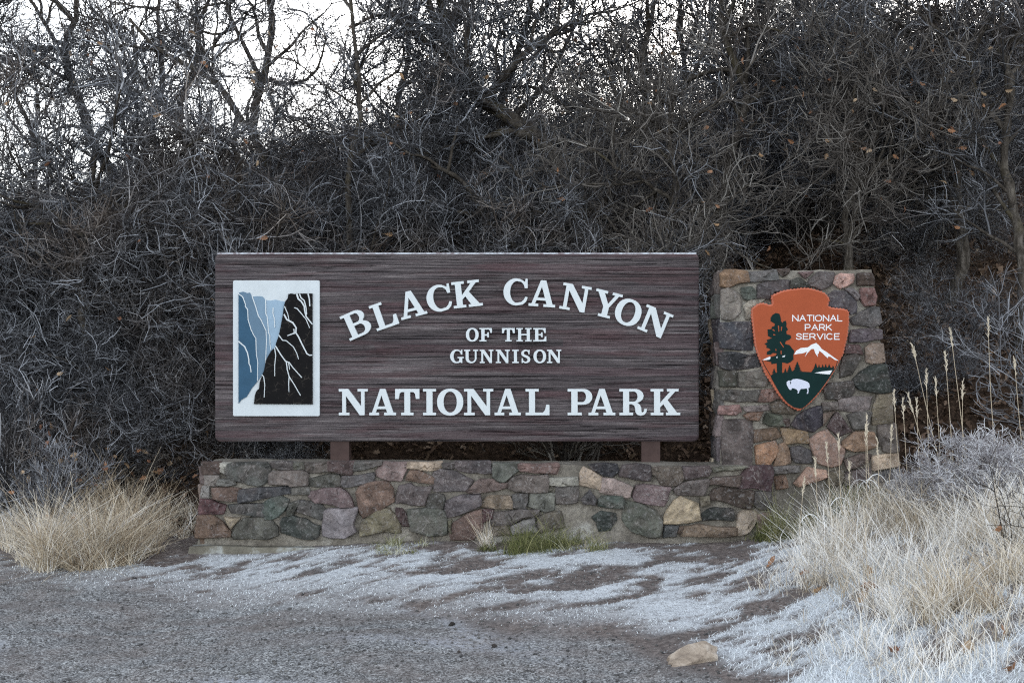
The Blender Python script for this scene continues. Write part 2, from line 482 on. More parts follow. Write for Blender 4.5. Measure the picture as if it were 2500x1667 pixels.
# ------------------------------------------------------------------ slab-serif capitals (cap height 1)
G = {}
G['N'] = (1.10, [[(0,0),(.40,0),(.40,.1),(.27,.1),(.27,.74),(.80,0),(.98,0),(.98,.9),(1.10,.9),(1.10,1),(.72,1),(.72,.9),(.85,.9),(.85,.34),(.36,1),(0,1),(0,.9),(.13,.9),(.13,.1),(0,.1)]])
G['A'] = (1.04, [[(0,0),(.38,0),(.38,.1),(.25,.1),(.297,.235),(.654,.235),(.70,.1),(.58,.1),(.58,0),(1.04,0),(1.04,.1),(.935,.1),(.63,1),(.42,1),(.11,.1),(0,.1)], [(.331,.335),(.477,.759),(.62,.335)]])
G['T'] = (.93, [[(.23,0),(.70,0),(.70,.1),(.575,.1),(.575,.88),(.70,.88),(.76,.82),(.80,.62),(.93,.62),(.93,1),(0,1),(0,.62),(.13,.62),(.17,.82),(.23,.88),(.355,.88),(.355,.1),(.23,.1)]])
G['I'] = (.49, [[(0,0),(.49,0),(.49,.1),(.36,.1),(.36,.9),(.49,.9),(.49,1),(0,1),(0,.9),(.13,.9),(.13,.1),(0,.1)]])
G['O'] = (1.0, [ell(.5,.5,.5,.515,0,345,23,2.15), ell(.5,.5,.255,.40,0,345,23,2.1)[::-1]])
G['L'] = (.91, [[(0,0),(.91,0),(.91,.40),(.79,.40),(.74,.19),(.66,.1),(.36,.1),(.36,.9),(.50,.9),(.50,1),(0,1),(0,.9),(.13,.9),(.13,.1),(0,.1)]])
G['P'] = (.94, [[(0,0),(.54,0),(.54,.1),(.38,.1),(.38,.40)] + ell(.60,.70,.34,.30,-90,90) + [(0,1),(0,.9),(.14,.9),(.14,.1),(0,.1)], ([(.38,.5)] + ell(.56,.70,.14,.20,-90,90) + [(.38,.90)])[::-1]])
G['R'] = (1.04, [[(0,0),(.52,0),(.52,.1),(.37,.1),(.37,.42),(.47,.42),(.57,.36),(.60,.25),(.61,.12),(.67,.02),(.80,-.02),(.95,.02),(1.03,.12),(1.04,.24),(.95,.24),(.93,.14),(.88,.10),(.84,.14),(.83,.28),(.78,.40),(.68,.475)] + ell(.58,.735,.34,.265,-58,90) + [(0,1),(0,.9),(.14,.9),(.14,.1),(0,.1)], ([(.37,.52)] + ell(.55,.71,.14,.19,-90,90) + [(.37,.90)])[::-1]])
G['K'] = (1.12, [[(0,0),(.48,0),(.48,.1),(.36,.1),(.36,.30),(.48,.42),(.68,.1),(.58,.1),(.58,0),(1.12,0),(1.12,.1),(1.0,.1),(.64,.58),(.93,.9),(1.06,.9),(1.06,1),(.62,1),(.62,.9),(.74,.9),(.36,.47),(.36,.9),(.48,.9),(.48,1),(0,1),(0,.9),(.13,.9),(.13,.1),(0,.1)]])
G['B'] = (.98, [[(0,0)] + ell(.60,.275,.38,.275,-90,62) + ell(.57,.755,.33,.245,-52,90) + [(0,1),(0,.9),(.14,.9),(.14,.1),(0,.1)], ([(.37,.1)] + ell(.58,.28,.16,.18,-90,90) + [(.37,.46)])[::-1], ([(.37,.56)] + ell(.56,.73,.13,.17,-90,90) + [(.37,.90)])[::-1]])
_Ctop = [(.66,.99),(.77,.93),(.85,.88),(.87,1),(.95,1),(.95,.64),(.84,.64),(.80,.78),(.70,.88)]
G['C'] = (.97, [ell(.5,.5,.5,.515,270,90,18) + _Ctop + ell(.53,.5,.27,.41,90,270,14) + [(.70,.12),(.80,.2),(.86,.32),(.96,.30),(.90,.14),(.76,.02)]])
G['G'] = (1.06, [ell(.5,.5,.5,.515,270,90,18) + _Ctop + ell(.53,.5,.27,.41,90,270,14) + [(.68,.13),(.72,.22),(.72,.36),(.58,.36),(.58,.46),(1.06,.46),(1.06,.36),(.95,.36),(.95,0),(.85,0),(.80,.07),(.68,.005)]])
G['U'] = (1.10, [[(0,1),(0,.9),(.12,.9)] + ell(.55,.36,.43,.375,180,360) + [(.98,.9),(1.10,.9),(1.10,1),(.72,1),(.72,.9),(.85,.9)] + ell(.60,.36,.25,.26,0,-180) + [(.35,.9),(.48,.9),(.48,1)]])
G['F'] = (.93, [[(0,0),(.52,0),(.52,.1),(.38,.1),(.38,.43),(.56,.43),(.60,.30),(.70,.30),(.70,.68),(.60,.68),(.56,.54),(.38,.54),(.38,.89),(.70,.89),(.78,.82),(.82,.64),(.93,.64),(.93,1),(0,1),(0,.9),(.14,.9),(.14,.1),(0,.1)]])
G['E'] = (.98, [[(0,0),(.98,0),(.98,.38),(.87,.38),(.82,.18),(.72,.11),(.38,.11),(.38,.45),(.56,.45),(.60,.32),(.70,.32),(.70,.68),(.60,.68),(.56,.55),(.38,.55),(.38,.89),(.68,.89),(.78,.82),(.82,.64),(.93,.64),(.93,1),(0,1),(0,.9),(.14,.9),(.14,.1),(0,.1)]])
G['H'] = (1.14, [[(0,0),(.48,0),(.48,.1),(.36,.1),(.36,.45),(.78,.45),(.78,.1),(.66,.1),(.66,0),(1.14,0),(1.14,.1),(1.01,.1),(1.01,.9),(1.14,.9),(1.14,1),(.66,1),(.66,.9),(.78,.9),(.78,.56),(.36,.56),(.36,.9),(.48,.9),(.48,1),(0,1),(0,.9),(.13,.9),(.13,.1),(0,.1)]])
G['Y'] = (1.06, [[(.29,0),(.77,0),(.77,.1),(.645,.1),(.645,.40),(.93,.9),(1.06,.9),(1.06,1),(.66,1),(.66,.9),(.78,.9),(.575,.53),(.36,.9),(.47,.9),(.47,1),(0,1),(0,.9),(.10,.9),(.415,.40),(.415,.1),(.29,.1)]])
G['S'] = (.82, [[(.10,0),(.17,0),(.21,.07),(.30,.01),(.44,-.015),(.62,.02),(.76,.13),(.80,.29),(.74,.44),(.58,.54),(.38,.62),(.29,.68),(.27,.77),(.33,.86),(.45,.90),(.56,.87),(.63,.78),(.65,.67),(.74,.67),(.74,1),(.67,1),(.63,.94),(.54,.99),(.41,1.015),(.24,.97),(.10,.86),(.06,.70),(.12,.56),(.28,.46),(.48,.38),(.57,.31),(.58,.22),(.52,.13),(.41,.09),(.29,.13),(.20,.23),(.18,.36),(.09,.36)]])

# ------------------------------------------------------------------ the entrance sign
base = WP.hit(1116, 1130)
sign = tag(empty('entrance_sign', (BP.hit(1116, 1130) + np.array([0, 0, -.02]))),
           'wide dark timber park sign with raised white lettering on two posts above the stone wall', 'sign')
def rounded(x0, y0, x1, y1, r, n=5):
    out = []
    for cx, cy, a in ((x1 - r, y0 + r, -90), (x1 - r, y1 - r, 0), (x0 + r, y1 - r, 90), (x0 + r, y0 + r, 180)):
        for i in range(n + 1):
            t = R(a + 90 * i / n); out.append((cx + r * math.cos(t), cy + r * math.sin(t)))
    return out
BL, BT, BR_, BB = 524.5, 619, 1706.5, 1077.5
def board_shape():
    out = []
    rings = []
    # a soft-edged slab: rings from the back plane to the front face
    for w, ins in ((-.15, 4), (-.145, 0), (-.012, 0), (-.004, 1.2), (0, 4)):
        rings.append([BP.hit(x, y) + BP.w * w for x, y in rounded(BL + ins, BT + ins, BR_ - ins, BB - ins, max(4, 13 - ins))])
    k = len(rings[0]); V = [p for r in rings for p in r]; P = []
    for a in range(len(rings) - 1):
        for i in range(k):
            j = (i + 1) % k
            P.append((a * k + j, a * k + i, (a + 1) * k + i, (a + 1) * k + j))
    P.append(tuple((len(rings) - 1) * k + i for i in range(k))[::-1]); P.append(tuple(range(k)))
    return V, P
V, P = board_shape()
board = obj('board', V, MATS['sign_wood'], sign, polys=P)
fl = rounded(BL + 6, BT - 1.6, BR_ - 6, BT + 1.4, 1.4, 3)
plate('frost_line', [fl], BP, -.14, .0015, 'frost_edge', sign)
for x0, x1 in ((805.5, 851), (1566.5, 1612)):
    V, P = prism([[(x0, 1060), (x1, 1060), (x1, 1131), (x0, 1131)]], BP, -.13, -.02)
    obj('post', V, MATS['post_paint'], sign, polys=P)

def letter(ch, cx, cy, ang, cap, width, parent, frame, w0, w1, mat):
    gw, loops = G[ch]; sx = width / gw; c, s = math.cos(R(ang)), math.sin(R(ang))
    out = []
    for lp in loops:
        q = []
        for x, y in lp:
            X = (x - gw / 2) * sx; Y = (y - .5) * cap
            q.append((cx + X * c - Y * s, cy - (X * s + Y * c)))
        out.append(q)
    o = plate('letter', out, frame, w0, w1, mat, parent)
    o['label'] = 'white letter ' + ch
    return o
def line(spec, top, bot):
    cap = bot - top
    for ch, a, b in spec:
        letter(ch, (a + b) / 2, (top + bot) / 2, 0.15, cap, b - a, sign, BP, -.003, .028, 'letter_paint')
line([('N',828.6,898.7),('A',902.6,967.6),('T',965.8,1024.7),('I',1033.7,1065),('O',1067.8,1131.6),('N',1133.5,1204.6),('A',1207.8,1272),('L',1283.4,1341.5),
      ('P',1385.8,1446),('A',1436.5,1502),('R',1512,1578.5),('K',1588,1660)], 949, 1013)
line([('O',1138,1169),('F',1171,1201.4),('T',1226,1257),('H',1261,1298),('E',1302,1334)], 801, 833.5)
line([('G',1099.7,1132.6),('U',1133.8,1167.6),('N',1171.8,1205),('N',1211,1245),('I',1251,1266.5),('S',1271,1295.5),('O',1302.5,1333.5),('N',1335.6,1370.5)], 853.6, 886)
for ch, x, y, a, w in (('B',871.6,790.7,23.8,62),('L',938.5,769,19.3,57),('A',1005,742.6,14.6,65),('C',1072.6,728.5,10,61),('K',1140.8,718,6.2,71),
                       ('C',1259.5,713,-.4,60),('A',1325,717,-4,65),('N',1405,727.6,-10,70),('Y',1481,743.5,-14,66),('O',1533.5,762.7,-19,64),('N',1599.5,786,-22.5,70)):
    letter(ch, x, y, a, 64, w, sign, BP, -.003, .028, 'letter_paint')

# the canyon plaque on the board
c8 = crop(550, 670, 4.356)
plaque = plate('plaque', [c8(rounded(90, 65, 1008, 1503, 16, 4))[::1]], BP, -.002, .022, 'plaque_paint', sign)
plaque['label'] = 'white plaque with a layered canyon picture'
W0 = .020
def lay(name, pts, w, mat): return plate(name, [c8(pts)], BP, W0, w, mat, plaque)
lay('canyon_wall', [(435,275),(490,280),(545,270),(600,285),(640,290),(625,400),(590,600),(550,760),(495,815),(470,640),(450,440)], .0245, 'blue_pale')
lay('canyon_wall', [(300,237),(350,232),(405,237),(440,280),(440,415),(458,450),(470,620),(485,640),(495,815),(450,890),(435,985),(440,870),(443,600),(385,480),(360,440),(325,330)], .026, 'blue_light')
lay('canyon_wall', [(155,195),(200,185),(245,200),(270,195),(290,235),(325,330),(362,445),(385,480),(443,600),(447,720),(440,880),(430,985),(410,1050),(355,1130),(350,930),(333,680),(308,640),(250,470),(243,370),(220,330),(193,240),(152,207)], .0275, 'blue_mid')
lay('canyon_wall', [(150,205),(195,240),(222,330),(245,370),(250,470),(280,580),(310,640),(335,680),(340,850),(352,930),(355,1130),(290,1210),(235,1300),(180,1330),(150,1370)], .029, 'blue_dark')
lay('black_cliff', [(680,210),(720,205),(745,212),(770,205),(935,205),(937,1378),(315,1375),(325,1290),(340,1240),(370,1210),(375,1150),(400,1080),(425,1010),(440,920),(470,860),(500,810),(545,770),(550,730),(580,650),(600,550),(620,440),(635,330),(650,285),(675,255)], .036, 'cliff_black')
for pts, wd, top in (
    ([(150,207),(195,240),(225,320),(222,340),(248,375),(252,480),(285,590),(312,645),(335,680),(340,850),(355,930),(352,1130)], 10, .031),
    ([(295,235),(330,335),(362,445),(385,475),(443,600),(447,710),(440,880),(435,975)], 10, .031),
    ([(438,270),(440,420),(455,450),(470,625),(482,645),(485,740),(493,805)], 10, .031),
    ([(518,355),(515,410),(530,470),(535,565)], 10, .031),
    ([(150,710),(195,750),(215,765),(245,830),(260,900),(262,950),(275,970),(285,1040)], 14, .031),
    ([(770,208),(785,260),(820,290),(850,340),(855,390),(870,450),(935,530)], 18, .038),
    ([(800,210),(815,250),(850,280),(870,360),(875,430)], 14, .0388),
    ([(890,208),(905,270),(908,340)], 16, .038),
    ([(745,355),(775,365),(830,430),(870,480),(908,570)], 11, .0394),
    ([(640,340),(675,420),(690,490)], 10, .0388),
    ([(635,425),(665,480),(730,515),(765,570),(760,620),(790,665),(835,760),(880,845),(905,858),(935,857)], 17, .038),
    ([(740,580),(745,625),(670,652)], 12, .0388),
    ([(580,645),(620,700),(660,705),(735,770),(770,835),(790,900)], 11, .038),
    ([(545,760),(600,850),(650,920),(690,935),(730,990),(825,1095)], 13, .038),
    ([(660,925),(670,1010),(690,1085),(745,1170),(810,1285)], 12, .0388),
    ([(690,1090),(685,1150),(688,1248)], 10, .0394),
    ([(535,780),(548,860),(537,960),(537,1080)], 10, .038),
    ([(400,1065),(420,1085),(432,1170),(425,1305)], 10, .038),
    ([(685,940),(695,1010)], 10, .0394)):
    lay('crack_line', stroke_loop(pts, wd * .95, .3), top, 'letter_paint')

# ------------------------------------------------------------------ stone work
PAL = {'slate': (86, 88, 94), 'purple': (92, 84, 90), 'dark': (66, 62, 68), 'maroon': (80, 58, 64), 'mauve': (112, 92, 96), 'red': (118, 78, 74), 'pink': (140, 114, 114),
       'tan': (150, 128, 106), 'ochre': (150, 112, 76), 'orange': (170, 112, 80), 'salmon': (168, 118, 98), 'olive': (104, 98, 88), 'grey': (112, 108, 106),
       'teal': (74, 86, 86), 'brown': (104, 86, 76), 'pale': (142, 140, 130), 'rust': (140, 98, 80)}
WARM = {'tan', 'ochre', 'orange', 'salmon', 'rust', 'red', 'brown', 'maroon'}
def build_stone(poly, frame, col, parent, h=None, seed=0, back=-.03):
    rs = np.random.default_rng(seed + 1000)
    pts = [np.array(p, float) for p in poly]
    # outline in plane metres
    P3 = [frame.hit(*p) for p in pts]
    o = np.mean(P3, 0); zz = np.array([0, 0, 1.0])
    q = np.array([[np.dot(p - o, frame.u), (p - o)[2]] for p in P3])
    ar = 0.5 * np.sum(q[:, 0] * np.roll(q[:, 1], -1) - np.roll(q[:, 0], -1) * q[:, 1])
    if ar < 0: q = q[::-1]
    # cut corners slightly and break straight edges
    out = []
    n = len(q)
    for i in range(n):
        a, b, c = q[i - 1], q[i], q[(i + 1) % n]
        out.append(b + (a - b) * .06); out.append(b + (c - b) * .06)
        mid = (b + c) / 2; nn = np.array([-(c - b)[1], (c - b)[0]])
        out.append(mid + nn * rs.normal(0, .03))
    q = np.array(out); n = len(q); cen = q.mean(0)
    size = np.sqrt(abs(ar))
    q = cen + (q - cen) * (1 + .020 / max(size, .05))
    h = h or rs.uniform(.028, .058)
    tilt = rs.normal(0, .10, 2)
    def ring(scale, w, jit):
        r = cen + (q - cen) * scale
        return [(p[0], p[1], w + np.dot(p - cen, tilt) * (1 if w > 0 else 0) + rs.normal(0, jit)) for p in r]
    ins = lambda d: max(.3, 1 - d / max(size * .5, .02))
    rings = [ring(1.0, back, 0), ring(1.0, h * .66, .003), ring(ins(.006), h * .95, .003), ring(ins(.024), h + .002, .004)]
    V = [p for r in rings for p in r]
    F_ = []
    for a in range(len(rings) - 1):
        for i in range(n):
            j = (i + 1) % n
            F_.append((a * n + i, a * n + j, (a + 1) * n + j, (a + 1) * n + i))
    b0 = (len(rings) - 1) * n
    rim = [Vector((p[0], p[1])) for p in V[b0:b0 + n]]
    inn = []
    for _ in range(int(5 + size * 26)):
        k1, k2 = rs.integers(0, n, 2); t1, t2 = rs.random(2)
        p = (np.array(rim[k1]) * t1 + np.array(rim[k2]) * (1 - t1)) * t2 + cen * (1 - t2)
        inn.append(Vector(p))
    cv, ce, cf, ov, _e, _f = delaunay_2d_cdt(rim + inn, [], [list(range(n))], 1, 1e-5)
    remap = []
    for i, p in enumerate(cv):
        src_ = [k for k in ov[i] if k < n] if len(ov[i]) else []
        if src_: remap.append(b0 + src_[0])
        else:
            pp = np.array(p); remap.append(len(V)); V.append((pp[0], pp[1], h + .004 + np.dot(pp - cen, tilt) + rs.normal(0, .0065)))
    for f_ in cf: F_.append(tuple(remap[k] for k in f_))
    VW = [o + frame.u * x + zz * y + frame.w * w for x, y, w in V]
    r, g, b = PAL[col]; gy_ = (r + g + b) / 3; r, g, b = [(gy_ + (c_ - gy_) * (.46 if col in WARM else .26)) * .97 * t_ for c_, t_ in ((r, 1.03), (g, 1.0), (b, .96))]; jt = rs.uniform(.78, 1.2); jc = rs.normal(0, 2.2, 3)
    st = obj('stone', VW, MATS['field_stone'], parent, polys=F_, origin=o, smooth=False,
             color=srgb(max(5, r * jt + jc[0]), max(5, g * jt + jc[1]), max(5, b * jt + jc[2])))
    st.data.polygons.foreach_set('use_smooth', np.ones(len(st.data.polygons), bool))
    st.data.set_sharp_from_angle(angle=R(14))
    return st

def rough_block(c, depth, frame_w, res, amp, seed):
    """block between 4 front corners (bl, br, tr, tl) and the same pushed back by depth; every face a fine uneven grid"""
    bl, br, tr, tl = [np.array(p) for p in c]; dv = -frame_w * depth
    def nz(p):
        s = np.stack([fbm(p[..., 0] * 9 + p[..., 1] * 5, p[..., 2] * 9 + p[..., 1] * 3, seed + k, 3) - .5 for k in range(3)], -1)
        return p + s * amp
    V, Q = [], []
    def face(a, b, c_, d):
        nu = max(2, int(np.linalg.norm(b - a) / res)); nv = max(2, int(np.linalg.norm(d - a) / res))
        u = np.linspace(0, 1, nu + 1)[None, :, None]; v = np.linspace(0, 1, nv + 1)[:, None, None]
        p = (a * (1 - u) + b * u) * (1 - v) + (d * (1 - u) + c_ * u) * v
        s = sum(len(x) for x in V); V.append(nz(p).reshape(-1, 3))
        i = (np.arange(nv)[:, None] * (nu + 1) + np.arange(nu)[None, :]).ravel() + s
        Q.append(np.stack([i, i + 1, i + nu + 2, i + nu + 1], 1))
    face(bl, br, tr, tl); face(br, br + dv, tr + dv, tr); face(bl + dv, bl, tl, tl + dv); face(tl, tr, tr + dv, tl + dv)
    face(br + dv, bl + dv, tl + dv, tr + dv)
    return np.concatenate(V), np.concatenate(Q)

c5 = crop(460, 1080, 4.276); c6 = crop(950, 1080, 4.704); c7 = crop(1400, 1080, 4.276); c3 = crop(1730, 640, 2.704)
wall = tag(empty('stone_wall', WP.hit(1180, 1318)), 'low mortared wall of mixed grey, purple and tan field stones under the timber sign', 'wall')
V, Q = rough_block([WP.hit(481, 1345), WP.hit(1884, 1345), WP.hit(1884, 1138.5), WP.hit(501, 1128.5)], .42, WP.w, .03, .016, 5)
obj('mortar', V, MATS['mortar'], wall, quads=Q, smooth=True)
WALL = [
 (c5, [(160,205),(335,205),(340,250),(320,318),(165,320),(155,250)], 'brown'), (c5, [(330,215),(440,215),(410,270),(395,320),(345,300)], 'pale'),
 (c5, [(440,225),(560,215),(800,212),(850,240),(858,330),(850,385),(780,430),(740,448),(640,430),(540,400),(450,365),(415,330)], 'slate'),
 (c5, [(880,205),(1080,205),(1082,275),(900,265)], 'slate'), (c5, [(1095,212),(1190,210),(1200,270),(1095,275)], 'olive'),
 (c5, [(1215,215),(1455,205),(1450,295),(1300,312),(1240,300),(1215,270)], 'purple'), (c5, [(1480,200),(1728,198),(1725,260),(1700,330),(1610,325),(1480,290)], 'maroon'),
 (c5, [(1740,200),(2000,195),(1990,235),(1850,275),(1745,290),(1730,260)], 'slate'), (c5, [(2050,205),(2310,208),(2290,260),(2215,395),(2100,390),(1985,345),(1970,295)], 'mauve'),
 (c5, [(190,350),(325,350),(325,430),(300,450),(190,445)], 'pale'), (c5, [(335,385),(480,375),(485,438),(330,438)], 'grey'),
 (c5, [(900,300),(1190,290),(1245,330),(1235,440),(1070,452),(1060,435),(865,430),(868,330)], 'olive'), (c5, [(1260,375),(1400,345),(1560,335),(1580,380),(1580,440),(1520,460),(1255,450)], 'olive'),
 (c5, [(1620,350),(1910,318),(1935,330),(1925,410),(1780,440),(1650,460),(1610,435)], 'slate'), (c5, [(155,465),(215,455),(215,560),(140,560),(145,500)], 'pale'),
 (c5, [(275,475),(545,475),(555,540),(530,600),(400,600),(290,580)], 'red'), (c5, [(565,490),(900,465),(1040,458),(1055,530),(900,560),(680,605),(560,620),(555,545)], 'slate'),
 (c5, [(1090,470),(1245,465),(1255,535),(1090,540)], 'pink'), (c5, [(1300,510),(1420,478),(1570,470),(1630,500),(1690,580),(1715,660),(1600,668),(1450,630),(1340,625),(1275,560)], 'olive'),
 (c5, [(140,590),(250,600),(380,650),(355,735),(130,740),(120,690)], 'red'), (c5, [(430,650),(780,640),(795,765),(600,750),(470,735)], 'slate'),
 (c5, [(790,640),(880,580),(960,565),(1045,600),(1035,660),(990,720),(880,790),(820,790),(795,730)], 'teal'), (c5, [(1060,640),(1150,610),(1160,640),(1100,740),(1050,755),(1045,700)], 'teal'),
 (c5, [(1190,605),(1380,640),(1420,690),(1410,770),(1380,795),(1160,715),(1165,640)], 'teal'), (c5, [(1885,420),(1980,405),(2080,415),(2130,480),(2145,610),(2000,710),(1830,775),(1800,730),(1765,520),(1800,460)], 'rust'),
 (c5, [(110,765),(250,755),(350,820),(435,920),(430,970),(330,975),(95,985),(105,850)], 'red'), (c5, [(395,780),(530,790),(450,885),(420,840)], 'tan'),
 (c5, [(600,790),(760,775),(860,800),(925,880),(930,960),(820,1000),(640,990),(500,1000),(465,960),(520,850)], 'purple'), (c5, [(1000,790),(1090,765),(1230,800),(1365,870),(1350,960),(1310,1000),(1230,1000),(1080,960),(985,930),(975,840)], 'purple'),
 (c5, [(1430,720),(1470,695),(1770,680),(1745,770),(1720,850),(1750,920),(1680,960),(1640,985),(1500,985),(1415,960),(1420,800)], 'grey'), (c5, [(1880,780),(2000,690),(2090,690),(2160,760),(2200,860),(2210,930),(2050,920),(1900,950),(1815,965),(1830,830)], 'tan'),
 (c5, [(2180,695),(2240,700),(2310,800),(2300,860),(2240,860),(2190,770)], 'maroon'),
 (c6, [(245,225),(580,220),(590,290),(560,310),(380,312),(320,300),(240,290)], 'tan'), (c6, [(630,240),(740,235),(725,295),(640,290)], 'olive'),
 (c6, [(770,220),(1140,215),(1170,345),(1080,352),(930,345),(800,315),(765,270)], 'mauve'), (c6, [(1205,240),(1480,235),(1490,310),(1330,440),(1260,430),(1205,390)], 'teal'),
 (c6, [(1500,240),(1910,235),(1935,270),(1900,355),(1700,345),(1515,325),(1495,285)], 'red'), (c6, [(225,380),(260,325),(340,320),(510,400),(500,465),(400,455),(280,435),(215,430)], 'rust'),
 (c6, [(520,345),(600,310),(760,330),(850,380),(950,430),(875,545),(620,555),(525,545),(520,430)], 'purple'), (c6, [(960,510),(1060,420),(1200,425),(1250,465),(1340,460),(1340,510),(1200,550),(1030,575),(945,575),(910,550)], 'brown'),
 (c6, [(1420,400),(1520,370),(1800,370),(1815,420),(1800,560),(1580,565),(1460,555),(1385,520),(1380,450)], 'olive'), (c6, [(1830,400),(2140,395),(2150,480),(2100,490),(1960,495),(1825,480)], 'pink'),
 (c6, [(100,600),(130,500),(250,470),(300,510),(480,505),(440,600),(400,710),(310,710),(200,685),(95,690)], 'mauve'), (c6, [(480,600),(620,600),(640,650),(610,745),(445,735)], 'teal'),
 (c6, [(650,680),(830,605),(1030,600),(1045,715),(930,770),(780,830),(665,850),(645,760)], 'mauve'), (c6, [(1085,680),(1150,615),(1370,615),(1400,680),(1400,750),(1300,755),(1180,745),(1080,740)], 'tan'),
 (c6, [(1430,600),(1585,590),(1580,680),(1565,745),(1410,735)], 'slate'), (c6, [(1640,590),(1900,580),(1890,760),(1800,790),(1605,725)], 'grey'), (c6, [(1820,520),(1900,520),(1900,570),(1820,555)], 'olive'),
 (c6, [(1915,510),(2160,500),(2150,680),(2050,695),(1930,690),(1915,600)], 'purple'), (c6, [(235,770),(590,760),(640,800),(665,980),(660,1040),(600,1055),(450,1060),(260,1000),(250,890)], 'purple'),
 (c6, [(680,905),(720,900),(715,1020),(690,990)], 'brown'), (c6, [(740,930),(900,820),(1050,770),(1080,900),(1070,1000),(990,1070),(960,1105),(720,1105),(715,1030)], 'brown'),
 (c6, [(1085,770),(1190,780),(1180,860),(1090,900)], 'maroon'), (c6, [(1200,800),(1500,765),(1700,770),(1660,830),(1400,930),(1180,945),(1185,870)], 'purple'), (c6, [(1180,970),(1330,940),(1380,1040),(1200,1070)], 'brown'),
 (c6, [(1420,950),(1650,870),(1700,1020),(1430,1050)], 'grey'), (c6, [(1720,850),(1960,790),(2000,960),(1740,1020)], 'brown'),
 (c7, [(175,235),(440,230),(460,300),(400,352),(320,340),(220,285)], 'dark'), (c7, [(75,320),(110,260),(200,300),(280,360),(265,480),(150,450),(65,430)], 'tan'), (c7, [(500,290),(530,240),(790,245),(800,330),(780,390),(640,375),(490,345)], 'dark'),
 (c7, [(830,270),(900,255),(1100,250),(1130,320),(1140,370),(1090,430),(1020,450),(920,440),(890,380),(830,330)], 'brown'), (c7, [(1150,255),(1400,250),(1420,300),(1400,345),(1250,370),(1180,375)], 'mauve'),
 (c7, [(1480,260),(1560,250),(1780,255),(1650,285),(1490,300)], 'olive'), (c7, [(1745,355),(1820,260),(2060,250),(2065,400),(2050,500),(1960,490),(1870,465),(1735,475)], 'maroon'),
 (c7, [(290,480),(305,365),(420,380),(500,410),(595,460),(570,560),(400,540),(285,515)], 'pink'), (c7, [(625,560),(660,450),(800,445),(1000,470),(960,600),(930,655),(800,640),(650,605)], 'mauve'),
 (c7, [(1090,460),(1200,400),(1380,385),(1400,410),(1350,545),(1220,545),(1090,540),(1055,490)], 'slate'), (c7, [(1430,400),(1480,360),(1720,345),(1735,350),(1705,455),(1560,440),(1440,430)], 'olive'),
 (c7, [(1435,540),(1470,490),(1550,465),(1870,505),(1850,620),(1830,685),(1700,660),(1560,610),(1450,595)], 'maroon'), (c7, [(1890,520),(2050,520),(2050,680),(1950,690),(1880,640)], 'slate'),
 (c7, [(90,590),(170,505),(230,590),(215,640),(120,630)], 'slate'), (c7, [(270,600),(310,560),(500,560),(515,620),(500,680),(380,675),(275,655)], 'teal'), (c7, [(540,610),(700,640),(850,710),(910,810),(890,965),(780,975),(640,930),(560,870),(515,800),(525,690)], 'purple'),
 (c7, [(990,690),(1050,610),(1115,565),(1290,640),(1300,700),(1320,800),(1200,825),(950,830),(955,760)], 'tan'), (c7, [(1330,570),(1415,565),(1415,640),(1340,655)], 'brown'), (c7, [(1350,740),(1420,690),(1480,680),(1640,690),(1660,780),(1640,805),(1350,810)], 'dark'),
 (c7, [(1715,760),(1780,705),(1900,725),(1910,800),(1830,920),(1780,945),(1705,945)], 'tan'), (c7, [(200,780),(290,720),(420,740),(440,800),(380,900),(270,915),(240,830)], 'teal'), (c7, [(960,870),(1085,875),(1060,970),(945,980)], 'slate'),
 (c7, [(1150,870),(1300,850),(1670,880),(1670,960),(1350,970),(1135,970)], 'tan'), (c7, [(1100,880),(1145,875),(1125,940),(1090,935)], 'brown'), (c7, [(1920,760),(2040,740),(2060,900),(1930,930)], 'brown'),
]
for i, (cr, poly, col) in enumerate(WALL):
    build_stone(cr(poly), WP, col, wall, seed=i)
# concrete footing showing at the low left end
c = [WP.hit(455, 1370, .10), WP.hit(880, 1370, .10), WP.hit(880, 1337, .10), WP.hit(462, 1334, .10)]
V, Q = rough_block(c, .30, WP.w, .03, .018, 9)
obj('footing', V, MATS['concrete'], wall, quads=Q, smooth=True)
# stones on the end faces
class Side(Plane):
    def __init__(self, p, nrm):
        self.p = np.array(p, float); self.w = np.array(nrm, float); self.u = np.cross([0, 0, 1], self.w); self.u /= np.linalg.norm(self.u)
def side_stones(frame, org, zs, depth, parent, cols, seed):
    rs = np.random.default_rng(seed)
    class Fl:   # a stand-in frame taking plane metres
        pass
    f = Fl(); f.u, f.w = frame.u, frame.w; f.hit = lambda a, b: np.array(org) + frame.u * a + np.array([0, 0, 1.0]) * b
    i = 0
    for z0, z1 in zip(zs[:-1], zs[1:]):
        cut = depth * rs.uniform(.35, .65)
        for a, b in ((.01, cut - .01), (cut + .01, depth - .01)):
            poly = [(a, z0 + .008), (b, z0 + .008 + rs.normal(0, .006)), (b, z1 - .008), (a, z1 - .01)]
            build_stone(poly, f, cols[i % len(cols)], parent, h=.02, seed=seed * 50 + i); i += 1
wl = WP.hit(486, 1330); tl = WP.hit(501, 1128.5)
nrm = np.cross(-WP.w, tl - wl); nrm /= np.linalg.norm(nrm)
nrm = nrm if np.dot(nrm, WP.u) < 0 else -nrm
sf = Side(wl, nrm); sf.u = WP.w.copy()
side_stones(sf, wl - WP.w * .42 + WP.u * .01, [.0, .17, .3, .44, .57], .42, wall, ['brown', 'red', 'grey', 'pale', 'olive'], 3)

